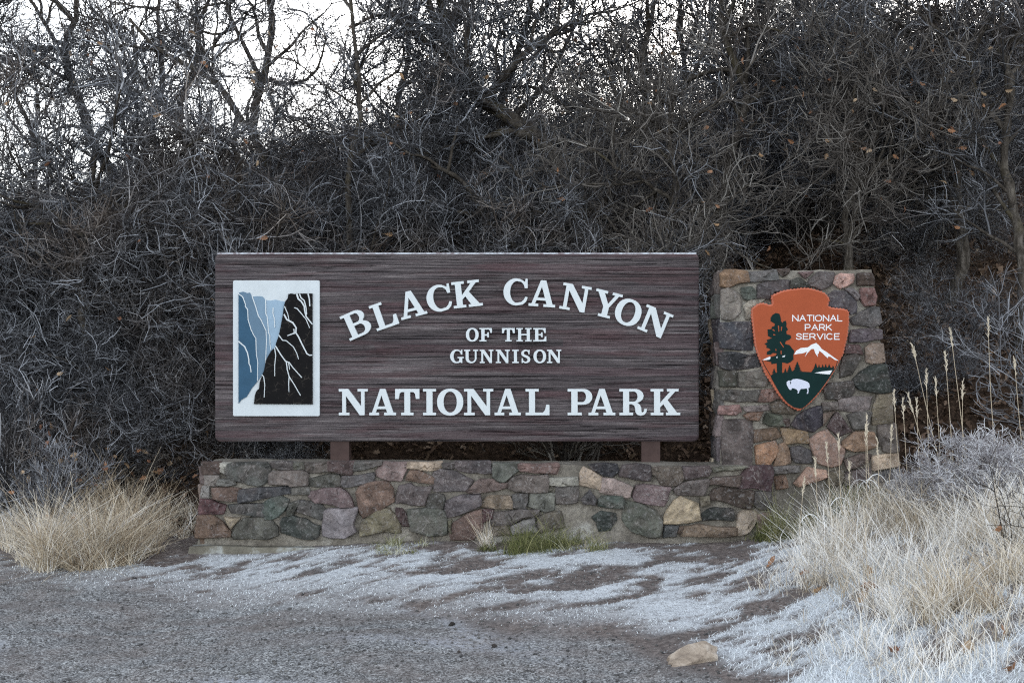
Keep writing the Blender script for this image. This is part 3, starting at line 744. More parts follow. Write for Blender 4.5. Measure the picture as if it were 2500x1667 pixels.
pillar = tag(empty('stone_pillar', PP.hit(1960, 1290)), 'tall stone pillar with one sloping side that carries the arrowhead emblem', 'pillar')
pc = [PP.hit(1757, 1300), PP.hit(2208, 1300), PP.hit(2127, 659), PP.hit(1759, 661)]
V, Q = rough_block(pc, .42, PP.w, .03, .018, 21)
obj('mortar', V, MATS['mortar'], pillar, quads=Q, smooth=True)
PIL = [
 ([(80,80),(110,55),(240,65),(255,130),(130,165),(80,155)], 'orange'), ([(270,70),(430,55),(445,120),(300,132),(265,125)], 'slate'), ([(455,52),(525,50),(522,72),(490,92)], 'maroon'), ([(600,70),(680,65),(640,105)], 'brown'),
 ([(665,120),(720,70),(820,75),(800,150),(740,180),(665,155)], 'olive'), ([(835,100),(870,80),(945,85),(940,135),(870,170),(830,140)], 'salmon'), ([(985,80),(1065,80),(1080,150),(985,150)], 'maroon'),
 ([(220,175),(280,170),(300,190),(300,240),(235,240),(220,210)], 'teal'), ([(330,150),(400,130),(520,125),(525,185),(430,200),(400,240),(320,235)], 'purple'), ([(550,125),(590,108),(655,150),(650,165),(550,170)], 'slate'),
 ([(85,195),(130,180),(190,210),(212,270),(205,330),(150,378),(90,370),(80,300)], 'grey'), ([(800,220),(830,195),(900,200),(965,260),(965,330),(930,340),(910,310),(790,290)], 'slate'), ([(905,185),(950,180),(985,215),(970,245)], 'grey'),
 ([(1005,180),(1085,180),(1100,230),(1090,280),(1030,285),(1000,240)], 'red'), ([(235,290),(280,255),(360,255),(300,290),(275,320),(280,360),(250,370)], 'pink'), ([(75,405),(180,400),(270,400),(290,500),(285,580),(180,575),(80,560),(70,480)], 'slate'),
 ([(940,375),(1060,305),(1110,305),(1130,400),(1080,428),(960,410)], 'purple'), ([(950,450),(1060,440),(1125,450),(1130,505),(1020,525),(935,525)], 'mauve'), ([(900,550),(985,550),(1005,605),(900,600)], 'maroon'),
 ([(1035,570),(1070,540),(1145,545),(1155,650),(1120,665),(1040,655)], 'tan'), ([(885,630),(960,610),(990,640),(940,735),(870,755),(870,690)], 'purple'), ([(70,600),(160,595),(330,605),(335,690),(150,710),(80,690)], 'dark'),
 ([(65,720),(170,720),(175,815),(75,815)], 'dark'), ([(205,730),(340,715),(385,760),(370,820),(200,820)], 'purple'), ([(955,770),(1060,690),(1160,680),(1190,850),(1120,860),(1000,840),(955,800)], 'dark'),
 ([(760,830),(800,800),(940,785),(950,850),(920,885),(780,900)], 'dark'), ([(85,850),(160,845),(320,845),(300,915),(180,920),(85,905)], 'mauve'), ([(330,850),(440,840),(470,900),(400,918),(325,915)], 'red'),
 ([(865,900),(960,888),(1065,890),(1050,970),(980,985),(860,970)], 'mauve'), ([(1110,880),(1195,870),(1210,1055),(1080,1065),(1085,950)], 'brown'), ([(80,950),(190,945),(205,985),(170,1005),(75,1000)], 'salmon'),
 ([(240,955),(380,945),(380,975),(260,985)], 'grey'), ([(405,940),(470,920),(545,975),(550,998),(430,990)], 'brown'), ([(235,1010),(280,990),(345,990),(320,1040),(260,1035)], 'ochre'), ([(365,1060),(385,1000),(470,1015),(490,1075),(400,1075)], 'teal'),
 ([(490,1040),(525,1040),(525,1080),(485,1080)], 'maroon'), ([(550,1070),(590,1010),(680,965),(740,955),(745,1070),(690,1115),(600,1100)], 'dark'), ([(755,930),(840,925),(845,970),(760,975)], 'olive'), ([(760,1000),(820,990),(760,1065)], 'brown'),
 ([(920,1010),(990,990),(1065,995),(1040,1090),(955,1095)], 'purple'), ([(785,1085),(845,995),(930,1110),(850,1145)], 'maroon'), ([(95,1045),(280,1045),(290,1130),(275,1340),(95,1335),(85,1200)], 'purple'),
 ([(305,1110),(440,1095),(465,1145),(430,1165),(305,1185)], 'ochre'), ([(480,1095),(640,1120),(655,1190),(510,1195)], 'ochre'), ([(310,1215),(430,1185),(455,1240),(430,1290),(400,1335),(320,1330)], 'orange'), ([(462,1210),(500,1195),(535,1270),(535,1320),(432,1335),(445,1290)], 'ochre'),
 ([(545,1225),(600,1215),(660,1240),(675,1320),(570,1315),(545,1270)], 'slate'), ([(665,1170),(780,1110),(830,1170),(890,1240),(860,1330),(800,1345),(720,1320),(680,1230)], 'salmon'), ([(885,1180),(960,1120),(1080,1125),(1100,1210),(960,1245),(890,1215)], 'ochre'),
 ([(1115,1085),(1230,1070),(1245,1240),(1150,1245),(1120,1180)], 'mauve'), ([(900,1300),(1000,1265),(1060,1270),(1040,1320),(920,1360)], 'brown'), ([(1080,1280),(1240,1250),(1250,1340),(1090,1370)], 'tan'), ([(430,1350),(585,1345),(580,1385),(440,1390)], 'slate'),
 ([(570,1450),(650,1355),(760,1375),(770,1420),(600,1475)], 'salmon'), ([(440,1420),(500,1410),(515,1480),(450,1490)], 'rust'), ([(790,1390),(880,1370),(870,1460),(780,1470)], 'brown'), ([(900,1390),(1060,1360),(1060,1450),(900,1470)], 'olive'), ([(1090,1400),(1260,1370),(1270,1460),(1090,1480)], 'grey'),
 ([(330,300),(560,290),(560,420),(330,430)], 'purple'), ([(600,280),(770,290),(760,430),(590,420)], 'slate'), ([(340,460),(520,450),(520,600),(350,590)], 'brown'), ([(560,450),(780,460),(770,590),(560,600)], 'dark'), ([(400,640),(600,630),(600,780),(430,790)], 'mauve'), ([(640,640),(830,630),(820,760),(640,780)], 'slate'), ([(500,820),(720,810),(700,900),(520,900)], 'grey'),
]
for i, (poly, col) in enumerate(PIL):
    build_stone(c3(poly), PP, col, pillar, seed=400 + i, h=None if i < len(PIL) - 7 else .012)
wl = PP.hit(1757, 1300); tl = PP.hit(1759, 661)
nrm = -PP.u
sf = Side(wl, nrm); sf.u = PP.w.copy()
hgt = tl[2] - wl[2]
side_stones(sf, wl - PP.w * .42, list(np.linspace(.0, hgt, 12)), .42, pillar, ['slate', 'purple', 'brown', 'mauve', 'tan', 'dark'], 5)
a, b = PP.hit(2208, 1300), PP.hit(2127, 659)
nrm = np.cross(b - a, PP.w); nrm /= np.linalg.norm(nrm); nrm = nrm if np.dot(nrm, PP.u) > 0 else -nrm
# ------------------------------------------------------------------ arrowhead emblem
c4 = crop(1800, 690, 4.75)
EM = tag(empty('arrowhead_emblem', PP.hit(1947, 1003, .04)), 'orange arrowhead emblem with a dark green tree, white mountain and bison on the stone pillar', 'emblem')
out0 = [(378,150),(430,125),(500,95),(580,78),(650,70),(710,62),(770,60),(830,65),(900,82),(960,100),(1010,125),(1055,180),(1062,215),(1045,245),(1045,275),(1100,290),(1160,295),(1210,300),(1255,312),(1285,340),(1282,400),(1285,450),(1278,520),(1270,600),(1255,680),(1235,750),(1218,830),(1180,900),(1140,980),(1100,1050),(1060,1110),(1010,1190),(960,1255),(900,1330),(830,1400),(780,1440),(720,1480),(700,1490),(670,1475),(620,1455),(560,1415),(500,1355),(450,1290),(410,1220),(360,1140),(310,1070),(275,980),(235,880),(205,800),(185,720),(175,640),(165,560),(155,470),(145,380),(148,300),(180,275),(220,245),(270,232),(320,240),(365,258),(388,245),(375,190)]
P0 = np.array(out0, float); seg = np.linalg.norm(np.roll(P0, -1, 0) - P0, axis=1); tot = seg.sum(); cum = np.concatenate([[0], np.cumsum(seg)])
PC = np.vstack([P0, P0[:1]])
ns = int(tot / 40)
def along(s): return np.array([np.interp(s % tot, cum, PC[:, 0]), np.interp(s % tot, cum, PC[:, 1])])
outer, inner = [], []
cen4 = np.array([715, 700.0])
for i in range(ns * 4):
    s = i * tot / (ns * 4); p = along(s); d = along(s + 3) - along(s - 3); d /= np.linalg.norm(d); nn = np.array([-d[1], d[0]])   # clockwise on screen: inward
    ph = (i % 4) / 4
    dep = 9 * math.sin(math.pi * ph)
    outer.append(tuple(p + nn * dep)); inner.append(tuple(p + nn * (20 + dep * .35)))
def rings_mesh(loops, ws):
    k = len(loops[0]); V = []; P = []
    for lp, w in zip(loops, ws): V += [PP.hit(x, y) + PP.w * w for x, y in c4(lp)]
    for a in range(len(loops) - 1):
        for i in range(k):
            j = (i + 1) % k
            P.append((a * k + i, a * k + j, (a + 1) * k + j, (a + 1) * k + i)[::-1])
    return V, P, k
D0 = .050
V, P, k = rings_mesh([outer, outer, inner], [D0 - .03, D0 + .008, D0 + .02])
obj('scalloped_rim', V, MATS['emblem_edge'], EM, polys=P)
FW = D0 + .02
plate('face', [c4(inner)], PP, D0 - .02, FW + .0004, 'emblem_orange', EM)
def ep(name, pts, k, mat, parent=EM): return plate(name, [c4(pts)], PP, FW - .004, FW + k, mat, parent)
meadow = [(372,1076),(400,1052),(445,1040),(500,1045),(530,1040),(600,1025),(660,1018),(740,1030),(840,1035),(860,1000),(885,985),(1000,975),(1080,985),(1100,968),(1095,1020),(1040,1110),(990,1180),(930,1260),(870,1330),(800,1400),(740,1450),(700,1455),(640,1440),(570,1395),(520,1340),(470,1270),(425,1190),(380,1110)]
mountain = [(640,835),(665,790),(720,758),(800,750),(840,720),(895,700),(930,730),(960,770),(1010,800),(1070,845),(1120,880),(1155,905),(1110,895),(1060,860),(1035,855),(1030,875),(1000,850),(960,810),(930,790),(925,820),(910,830),(915,862),(885,820),(870,770),(840,770),(800,810),(765,860),(790,800),(740,820),(690,825)]
bigtree = [(430,355),(470,365),(485,400),(490,450),(510,470),(520,450),(545,445),(555,480),(550,510),(570,545),(550,570),(555,600),(600,610),(608,640),(590,660),(545,680),(535,710),(590,725),(615,760),(645,795),(630,850),(635,890),(600,920),(560,938),(520,925),(502,925),(502,1048),(445,1048),(440,935),(380,945),(375,920),(300,902),(360,892),(375,860),(430,845),(440,820),(400,815),(370,835),(325,835),(330,800),(370,780),(355,765),(320,755),(325,730),(300,710),(335,690),(325,665),(385,645),(340,620),(335,545),(380,540),(385,515),(415,505),(420,480),(370,450),(370,410),(395,375)]
bison = [(555,1150),(575,1132),(605,1135),(625,1118),(670,1112),(720,1120),(790,1145),(815,1165),(822,1200),(812,1222),(800,1215),(808,1245),(800,1285),(785,1285),(795,1250),(785,1222),(750,1228),(720,1228),(705,1245),(692,1280),(680,1278),(685,1255),(670,1235),(640,1222),(615,1220),(605,1243),(585,1235),(565,1200),(555,1180)]
ep('snow_mountain', mountain, .0012, 'emblem_white')
for q in ([(275,895),(365,855),(375,890),(300,898)],): ep('snow_slope', q, .0012, 'emblem_white')
ep('meadow', meadow, .0018, 'emblem_green')
ep('lake', [(875,1045),(960,1028),(1080,1015),(1050,1062),(960,1055)], .0028, 'emblem_white')
t = ep('tall_tree', bigtree, .0026, 'emblem_green')
for q in ([(460,500),(465,570)], [(497,515),(492,560)], [(480,690),(520,750)], [(490,790),(492,830)], [(393,545),(416,562)], [(398,605),(424,608)], [(430,770),(432,790)]):
    ep('branch_gap', stroke_loop(q, 13, .3), .0034, 'emblem_orange', t)
for q in ([(432,868),(450,852),(446,876)], [(505,852),(540,842),(530,860),(506,864)]): ep('snow_slope', q, .0034, 'emblem_white')
ep('bison', bison, .0028, 'emblem_bison')
ep('bison_horn', stroke_loop([(594,1143),(603,1158),(595,1172)], 9), .0036, 'emblem_green')
ep('outline_stroke', stroke_loop([(275,900),(300,960),(330,1010),(372,1080)], 8), .0012, 'emblem_green')
ep('outline_stroke', stroke_loop([(1142,905),(1128,960),(1095,1020)], 8), .0012, 'emblem_green')
for x, b, tp, hw in ((590,1030,955,34),(678,1025,912,54),(540,1042,990,20),(410,1050,990,26),(890,992,930,26),(928,985,945,14),(970,982,945,15),(1005,980,940,15),(1045,982,938,18),(1088,988,958,12)):
    q = []; nL = 4
    for s in (1, -1):
        side = []
        for l in range(nL):
            y0 = tp + (b - tp) * (l + 1) / nL; wd = hw * (l + 1) / nL
            side += [(x + s * wd, y0), (x + s * wd * .55, y0 - 2)]
        q += ([(x, tp)] + side) if s == 1 else side[::-1]
    ep('small_conifer', q, .0022, 'emblem_green')
SANS = {'N': (1, [[(0,0),(0,1),(1,0),(1,1)]]), 'A': (1.05, [[(0,0),(.525,1),(1.05,0)], [(.2,.36),(.85,.36)]]), 'T': (.9, [[(0,1),(.9,1)], [(.45,0),(.45,1)]]), 'I': (.0, [[(0,0),(0,1)]]),
        'O': (1.15, [ell(.575,.5,.575,.5,90,450,20,2.3)]), 'L': (.75, [[(0,1),(0,0),(.75,0)]]), 'P': (.85, [[(0,0),(0,1),(.55,1)] + ell(.55,.72,.30,.28,80,-90,8) + [(0,.44)]]),
        'R': (.9, [[(0,0),(0,1),(.58,1)] + ell(.58,.73,.28,.27,80,-90,8) + [(0,.46)], [(.5,.46),(.9,0)]]), 'K': (.9, [[(0,0),(0,1)], [(.85,1),(.02,.38)], [(.3,.58),(.9,0)]]),
        'S': (.85, [[(.82,.78),(.72,.94),(.5,1),(.3,1),(.1,.92),(.05,.76),(.14,.6),(.42,.52),(.7,.44),(.82,.28),(.76,.1),(.55,0),(.3,0),(.1,.07),(.02,.24)]]),
        'E': (.8, [[(.8,1),(0,1),(0,0),(.8,0)], [(0,.52),(.7,.52)]]), 'V': (1.0, [[(0,1),(.5,0),(1,1)]]), 'C': (1.0, [ell(.52,.5,.5,.5,45,315,18,2.2)])}
def sans(word, x0, x1, y0, y1):
    gap = .30; tot = sum(SANS[c][0] for c in word) + gap * (len(word) - 1)
    sc = (x1 - x0 - 8) / tot; hh = y1 - y0 - 8; x = x0 + 4
    for ch in word:
        gw, paths = SANS[ch]; V, P = [], []; e = .0016
        for q in paths:
            pts = [(x + a * sc, y1 - 4 - b * hh) for a, b in q]
            if len(pts) == 2:
                parts = [pts]
            else:
                # split at sharp corners so the strokes keep their weight
                parts = [[pts[0]]]
                for i in range(1, len(pts)):
                    parts[-1].append(pts[i])
                    if i < len(pts) - 1:
                        d1 = np.subtract(pts[i], pts[i - 1]); d2 = np.subtract(pts[i + 1], pts[i])
                        if np.dot(d1, d2) / (np.linalg.norm(d1) * np.linalg.norm(d2) + 1e-9) < .6: parts.append([pts[i]])
            for pp in parts:
                # square the ends
                a, b = np.array(pp[0], float), np.array(pp[1], float); d = (a - b) / np.linalg.norm(a - b); pp = list(pp); pp[0] = tuple(a + d * 4)
                a, b = np.array(pp[-1], float), np.array(pp[-2], float); d = (a - b) / np.linalg.norm(a - b); pp[-1] = tuple(a + d * 4)
                v, p = prism([c4(stroke_loop(pp, 11))], PP, FW - .002, FW + e); e += .0003
                P += [tuple(i + len(V) for i in f) for f in p]; V += v
        o = obj('letter', V, MATS['emblem_white'], EM, polys=P); o['label'] = 'small white letter ' + ch
        x += (gw + gap) * sc
sans('NATIONAL', 620, 1195, 378, 452); sans('PARK', 765, 1075, 484, 557); sans('SERVICE', 663, 1165, 590, 662)

# ------------------------------------------------------------------ woody plants
def tubes(Pn, Rn, sides=3):
    """Pn [N,K,3], Rn [N,K] -> verts, quads"""
    N, K, _ = Pn.shape
    T = np.empty_like(Pn); T[:, 1:-1] = Pn[:, 2:] - Pn[:, :-2]; T[:, 0] = Pn[:, 1] - Pn[:, 0]; T[:, -1] = Pn[:, -1] - Pn[:, -2]
    T /= np.linalg.norm(T, axis=2, keepdims=True) + 1e-9
    ref = np.zeros((N, 1, 3)); m0 = T.mean(1); ax = np.argmin(np.abs(m0), 1); ref[np.arange(N), 0, ax] = 1
    A = np.cross(T, ref); A /= np.linalg.norm(A, axis=2, keepdims=True) + 1e-9
    B = np.cross(T, A)
    ang = np.arange(sides) * 2 * math.pi / sides
    V = Pn[:, :, None, :] + (A[:, :, None, :] * np.cos(ang)[None, None, :, None] + B[:, :, None, :] * np.sin(ang)[None, None, :, None]) * Rn[:, :, None, None]
    idx = np.arange(N * K * sides).reshape(N, K, sides)
    a = idx[:, :-1, :]; b = np.roll(idx, -1, 2)[:, :-1, :]; c = np.roll(idx, -1, 2)[:, 1:, :]; d = idx[:, 1:, :]
    Q = np.stack([a, b, c, d], -1).reshape(-1, 4)
    return V.reshape(-1, 3), Q
def grow(rs, st, dr, ln, K, wig, up):
    N = len(st); P = np.empty((N, K, 3)); P[:, 0] = st; d = dr / (np.linalg.norm(dr, axis=1, keepdims=True) + 1e-9)
    ax = rs.normal(0, 1, (N, 3)) * wig * .70                      # every shoot bows its own way
    flip = rs.integers(2, K + 3, N)
    for k in range(1, K):
        sg = np.where(k < flip, 1, -1)[:, None]
        d = d + np.cross(ax, d) * sg + rs.normal(0, wig * .62, (N, 3)); d[:, 2] += up
        d /= np.linalg.norm(d, axis=1, keepdims=True)
        P[:, k] = P[:, k - 1] + d * (ln / (K - 1))[:, None]
    return P
def shoots(rs, P, n, t0, t1, spread, ln, K, wig, up, r0, r1, jit=.35):
    N, KK, _ = P.shape
    par = np.repeat(np.arange(N), n); t = rs.uniform(t0, t1, N * n) * (KK - 1)
    i = np.minimum(t.astype(int), KK - 2); f = (t - i)[:, None]
    a, b = P[par, i], P[par, i + 1]
    pos = a * (1 - f) + b * f; tan = b - a; tan /= np.linalg.norm(tan, axis=1, keepdims=True) + 1e-9
    rd = rs.normal(0, 1, (N * n, 3)); rd -= tan * np.sum(rd * tan, 1, keepdims=True); rd /= np.linalg.norm(rd, axis=1, keepdims=True) + 1e-9
    sp = rs.uniform(spread[0], spread[1], N * n)[:, None]
    d = tan * np.cos(sp) + rd * np.sin(sp)
    L = ln * rs.uniform(1 - jit, 1 + jit, N * n)
    Q = grow(rs, pos, d, L, K, wig, up)
    Rr = np.linspace(r0, r1, K)[None, :] * rs.uniform(.8, 1.25, (N * n, 1))
    return Q, Rr
def clear_of_sign(P, Rr):
    lo = P[..., 1].min(1); xm = P[..., 0].mean(1); zm = P[..., 2].max(1)
    bad = (lo < .30) & (xm > -2.75) & (xm < 3.3)
    d = P.mean(1) - CAM; px = 1250 + d[:, 0] / d[:, 1] * F; py = 880 - d[:, 2] / d[:, 1] * F
    bad |= (px > 2045) & (px < 2440) & (py > 770) & (d[:, 1] < 14.2)          # open slope of fallen leaves beside the pillar
    return P[~bad], Rr[~bad]
def merge(parts, rs, sides=3, tint=None, bias=0.0):
    V, Q, T = [], [], []; off = 0
    for (P, Rr) in parts:
        v, q = tubes(P, Rr, sides); V.append(v); Q.append(q + off); off += len(v)
        N, K = P.shape[:2]
        tn = np.clip(rs.beta(1.3, 2.6, N) + bias + rs.normal(0, .02, N), 0, 1)
        T.append(np.repeat(tn, K * sides))
    return np.concatenate(V), np.concatenate(Q), np.concatenate(T)

def resample(pts, n):
    pts = np.array(pts, float); d = np.concatenate([[0], np.cumsum(np.linalg.norm(np.diff(pts, axis=0), axis=1))])
    s = np.linspace(0, d[-1], n)
    lin = np.stack([np.interp(s, d, pts[:, k]) for k in range(3)], 1)
    for _ in range(2): lin[1:-1] = .25 * lin[:-2] + .5 * lin[1:-1] + .25 * lin[2:]
    return lin
TREES = []
def oak(name, label, trunk, r0, limbs=(), Y=3.0, dens=1.0, seed=0, twmat='twig', reach=1.0, spanlo=.25, bias=0.0):
    rs = np.random.default_rng(seed); r0 *= 1.25
    pts = [at(px, py, Y) for px, py in trunk]
    # bring the stem down to the ground, and let it wander in depth
    gz = float(ground_z(pts[0][0], Y)) - .08
    bx = pts[0][0] + rs.normal(0, .05)
    if pts[0][2] > gz: pts = [np.array([bx, Y, gz]), ] + pts
    main = resample(pts, 26)
    main[:, 1] += np.cumsum(rs.normal(0, .035, 26)); main[0, 1] = Y
    main[1:] += rs.normal(0, .008, main[1:].shape)
    rad = np.linspace(r0, r0 * .30, 26) * rs.uniform(.88, 1.15, 26)
    lim = []
    for lp in limbs:
        q = resample([at(px, py, Y) for px, py in lp], 18)
        k = np.argmin(np.linalg.norm(main - q[0], axis=1)); q[:, 1] += main[k, 1] - Y + np.cumsum(rs.normal(0, .03, 18)); q[0] = main[k]
        lim.append((q[None], (np.linspace(rad[k] * .72, r0 * .18, 18) * rs.uniform(.9, 1.12, 18))[None]))
    root = tag(empty(name, (bx, Y, gz + .08)), label, 'tree', 'bare oak trees of the thicket')
    w = [(main[None], rad[None])] + lim
    L1, R1 = shoots(rs, main[None], int(13 * dens), spanlo, .98, (.5, 1.2), 1.0 * reach, 9, .22, .06, r0 * .32, .006)
    extra = [shoots(rs, q, 6, .2, .98, (.5, 1.2), .8 * reach, 9, .22, .06, .014, .005) for q, _ in lim]
    for e in extra: L1 = np.concatenate([L1, e[0]]); R1 = np.concatenate([R1, e[1]])
    L1, R1 = clear_of_sign(L1, R1)
    V, Q, T = [], [], []; off = 0
    for P_, R_ in w:
        v, q = tubes(P_, R_, 9); V.append(v); Q.append(q + off); off += len(v)
    obj('trunk', np.concatenate(V), MATS['bark'], root, quads=np.concatenate(Q), smooth=True)
    for a_, b_ in zip(L1, R1):
        v, q = tubes(a_[None], b_[None], 5); obj('limb', v, MATS['bark'], root, quads=q, smooth=True)
    n4 = 6 if Y < 3.2 else 5
    L2, R2 = shoots(rs, L1, 7 if Y < 3.2 else 5, .15, 1, (.4, 1.1), .58 * reach, 7, .26, .05, .0085, .004)
    L2, R2 = clear_of_sign(L2, R2)
    L3, R3 = shoots(rs, L2, n4, .12, 1, (.35, 1.1), .34 * reach, 6, .22, .06, .0042, .0024)
    L3, R3 = clear_of_sign(L3, R3)
    L4, R4 = shoots(rs, L3, n4, .1, 1, (.35, 1.1), .17 * reach, 4, .22, .06, .0028, .0016)
    L4, R4 = clear_of_sign(L4, R4)
    v, q, t_ = merge([(L2, R2), (L3, R3), (L4, R4)], rs, 3, bias=bias)
    crown = obj('crown', v, MATS[twmat], root, quads=q, attrs={'tint': t_})
    TREES.append((root, crown, L4[:, -1], np.concatenate([L3[:, -1], L4[:, -1]])))
    return root

oak('oak_tree', 'crooked bare oak standing against the white sky at the upper left', [(330,760),(300,470),(255,400),(215,330),(190,240),(165,170),(145,112),(170,70),(188,20),(195,-60)], .062,
    [[(145,114),(120,75),(95,25),(60,-40)], [(150,122),(100,112),(50,125),(0,150)], [(225,345),(300,250),(330,160),(320,60)]], Y=4.0, seed=1, dens=.75, reach=.95)
oak('oak_tree', 'bare oak with a hooked dark trunk left of the picture top middle', [(640,700),(650,500),(660,400),(610,335),(620,270),(645,200),(665,90),(660,0),(650,-60)], .06,
    [[(610,325),(540,210),(470,165),(380,120),(320,50)], [(640,205),(600,120),(560,40),(550,-30)]], Y=3.5, seed=2)
oak('oak_tree', 'largest mossy oak with a thick leaning trunk above the middle of the sign', [(1450,720),(1425,590),(1390,460),(1350,380),(1300,322),(1225,288),(1170,255),(1120,200),(1100,130),(1097,80),(1075,10),(1060,-70)], .088,
    [[(1097,85),(1125,35),(1150,-50)], [(1100,120),(1045,70),(990,32),(920,30)], [(1180,262),(1230,190),(1300,120),(1400,60)], [(1330,350),(1240,330),(1160,350)]], Y=2.8, seed=3, dens=1.1)
oak('oak_tree', 'slender upright oak stem rising over the left half of the sign', [(858,640),(845,500),(850,400),(880,300),(882,220),(870,120),(860,30),(850,-50)], .034, [[(870,380),(910,330),(960,330)]], Y=2.1, seed=4)
oak('oak_tree', 'forked dark oak behind the leaning mossy trunk', [(1200,700),(1190,560),(1215,470),(1190,380),(1210,300),(1240,200),(1285,80),(1310,-60)], .055, [[(1205,320),(1300,240),(1360,150),(1420,20)]], Y=3.8, seed=5)
oak('oak_tree', 'short oak stem leaning far left close behind the sign top', [(1300,640),(1235,575),(1175,515),(1140,440),(1100,410),(1050,400)], .045, [], Y=2.0, seed=6, dens=.8, reach=.8)
oak('oak_tree', 'dark oak trunk with a sharp kink above the right end of the sign', [(1755,620),(1770,430),(1795,330),(1835,240),(1780,170),(1745,80),(1750,-60)], .055, [[(1815,270),(1900,190),(1960,90)]], Y=3.0, seed=7)
oak('oak_tree', 'oak with a straight dark trunk near the right edge above the leaf-covered slope', [(2335,680),(2330,560),(2325,440),(2320,330),(2300,250),(2310,150),(2280,50),(2290,-60)], .05, [[(2322,350),(2400,280),(2470,210)], [(2310,300),(2220,260),(2140,260)]], Y=2.6, seed=8)
oak('oak_tree', 'tall oak trunk reaching the top of the picture above the stone pillar', [(2020,620),(2045,400),(2012,240),(2005,120),(2010,30),(2030,-60)], .06, [[(2015,150),(1930,80),(1880,-20)], [(2040,380),(2120,250),(2170,120)]], Y=4.4, seed=9)
oak('oak_tree', 'leaning oak in the dark tangle between the sign and the pillar top', [(1910,520),(1855,280),(1800,215),(1845,70),(1830,-60)], .055, [[(1850,270),(1920,200),(2000,180)]], Y=5.2, seed=10)
oak('oak_tree', 'small thin oak at the left edge of the picture', [(85,640),(80,480),(70,330),(40,250),(12,180),(-20,110)], .032, [[(70,330),(110,250),(130,190)]], Y=3.0, seed=11, dens=.6, reach=.7, bias=-.03)
oak('oak_tree', 'bare oak right of the crooked one at the upper left', [(520,620),(445,335),(430,255),(480,140),(470,30),(480,-60)], .05, [[(440,300),(360,210),(300,150)]], Y=4.8, seed=12, dens=.9)
oak('oak_tree', 'bushy oak right of the leaning mossy trunk', [(1570,640),(1545,420),(1590,280),(1562,150),(1600,20),(1610,-60)], .05, [[(1575,310),(1500,220),(1480,90)]], Y=4.6, seed=13)
oak('oak_tree', 'twiggy oak filling the upper right corner', [(2475,560),(2450,380),(2470,240),(2440,100),(2460,-60)], .045, [[(2460,320),(2380,220),(2350,90)]], Y=1.9, seed=14)
oak('oak_tree', 'twiggy oak between the slender stem and the leaning mossy trunk', [(985,600),(1010,400),(960,250),(1000,120),(970,-60)], .045, [[(975,290),(1060,200),(1100,60)]], Y=5.2, seed=15)
oak('oak_tree', 'bare oak standing in the bright gap right of the leaning mossy trunk', [(1700,620),(1690,430),(1655,300),(1680,190),(1650,80),(1665,-60)], .045, [[(1660,310),(1590,200),(1545,60)], [(1680,200),(1730,110),(1735,-20)]], Y=5.6, seed=20)
oak('oak_tree', 'bare oak left of the hooked trunk in the upper left lace of branches', [(380,640),(400,430),(370,300),(400,190),(375,80),(390,-60)], .04, [[(375,310),(310,210),(270,90)]], Y=6.0, seed=21, dens=.9)
oak('oak_tree', 'grey twigged oak close behind the left end of the sign', [(560,700),(545,560),(590,450),(560,350),(580,260)], .04, [[(560,500),(480,420),(420,400)]], Y=1.7, seed=16, dens=.9, bias=.08)
oak('oak_tree', 'grey twigged oak spreading low at the left side of the thicket', [(230,800),(215,660),(260,560),(230,470),(250,380)], .042, [[(240,600),(150,520),(60,500)], [(245,560),(330,500),(400,480)]], Y=1.6, seed=17, bias=.06)
oak('oak_tree', 'brown twigged oak just above the right end of the sign', [(1650,640),(1630,540),(1670,440),(1640,340),(1660,220)], .034, [[(1650,480),(1560,420),(1500,400)]], Y=1.7, seed=18, twmat='twig_brown')
oak('oak_tree', 'brown twigged oak above the stone pillar', [(2080,640),(2060,520),(2110,420),(2070,300),(2100,180)], .036, [[(2090,460),(2180,380),(2240,360)]], Y=2.1, seed=19, twmat='twig_brown')

# low bushes -------------------------------------------------------------
def bush_mesh(seed, stems, height, spread, n1=6, n2=6, n3=6, wig=.17, up=.03, bias=0.0, fine=1.0, droop=0):
    rs = np.random.default_rng(seed)
    st = np.zeros((stems, 3)); st[:, :2] = rs.normal(0, .10 * height, (stems, 2)); st[:, 2] = -.04
    a = rs.uniform(0, 2 * math.pi, stems); sp = rs.uniform(.1, 1, stems) * spread
    d = np.stack([np.cos(a) * np.sin(sp), np.sin(a) * np.sin(sp), np.cos(sp)], 1)
    L0 = grow(rs, st, d, height * rs.uniform(.6, 1.1, stems), 8, wig, up)
    R0 = np.linspace(.013, .004, 8)[None] * rs.uniform(.7, 1.2, (stems, 1)) * min(1, height / 1.6 + .2)
    L1, R1 = shoots(rs, L0, n1, .15, 1, (.35, 1.1), .42 * height, 8, wig * 1.6, up * 1.6, .0054, .0028)
    L2, R2 = shoots(rs, L1, n2, .12, 1, (.35, 1.1), .22 * height, 6, wig * 1.7, up * 2, .0036 * fine, .0022 * fine)
    L3, R3 = shoots(rs, L2, n3, .1, 1, (.35, 1.1), .11 * height, 4, wig * 1.7, up * 2, .0027 * fine, .0015 * fine)
    v0, q0, t0 = merge([(L0, R0)], rs, 5, bias=bias - .22)
    va, qa, ta = merge([(L1, R1)], rs, 3, bias=bias - .14); v, q, t_ = merge([(L2, R2), (L3, R3)], rs, 3, bias=bias)
    v, q, t_ = np.concatenate([va, v]), np.concatenate([qa, q + len(va)]), np.concatenate([ta, t_])
    return (v0, q0, t0), (v, q, t_), L3[:, -1]
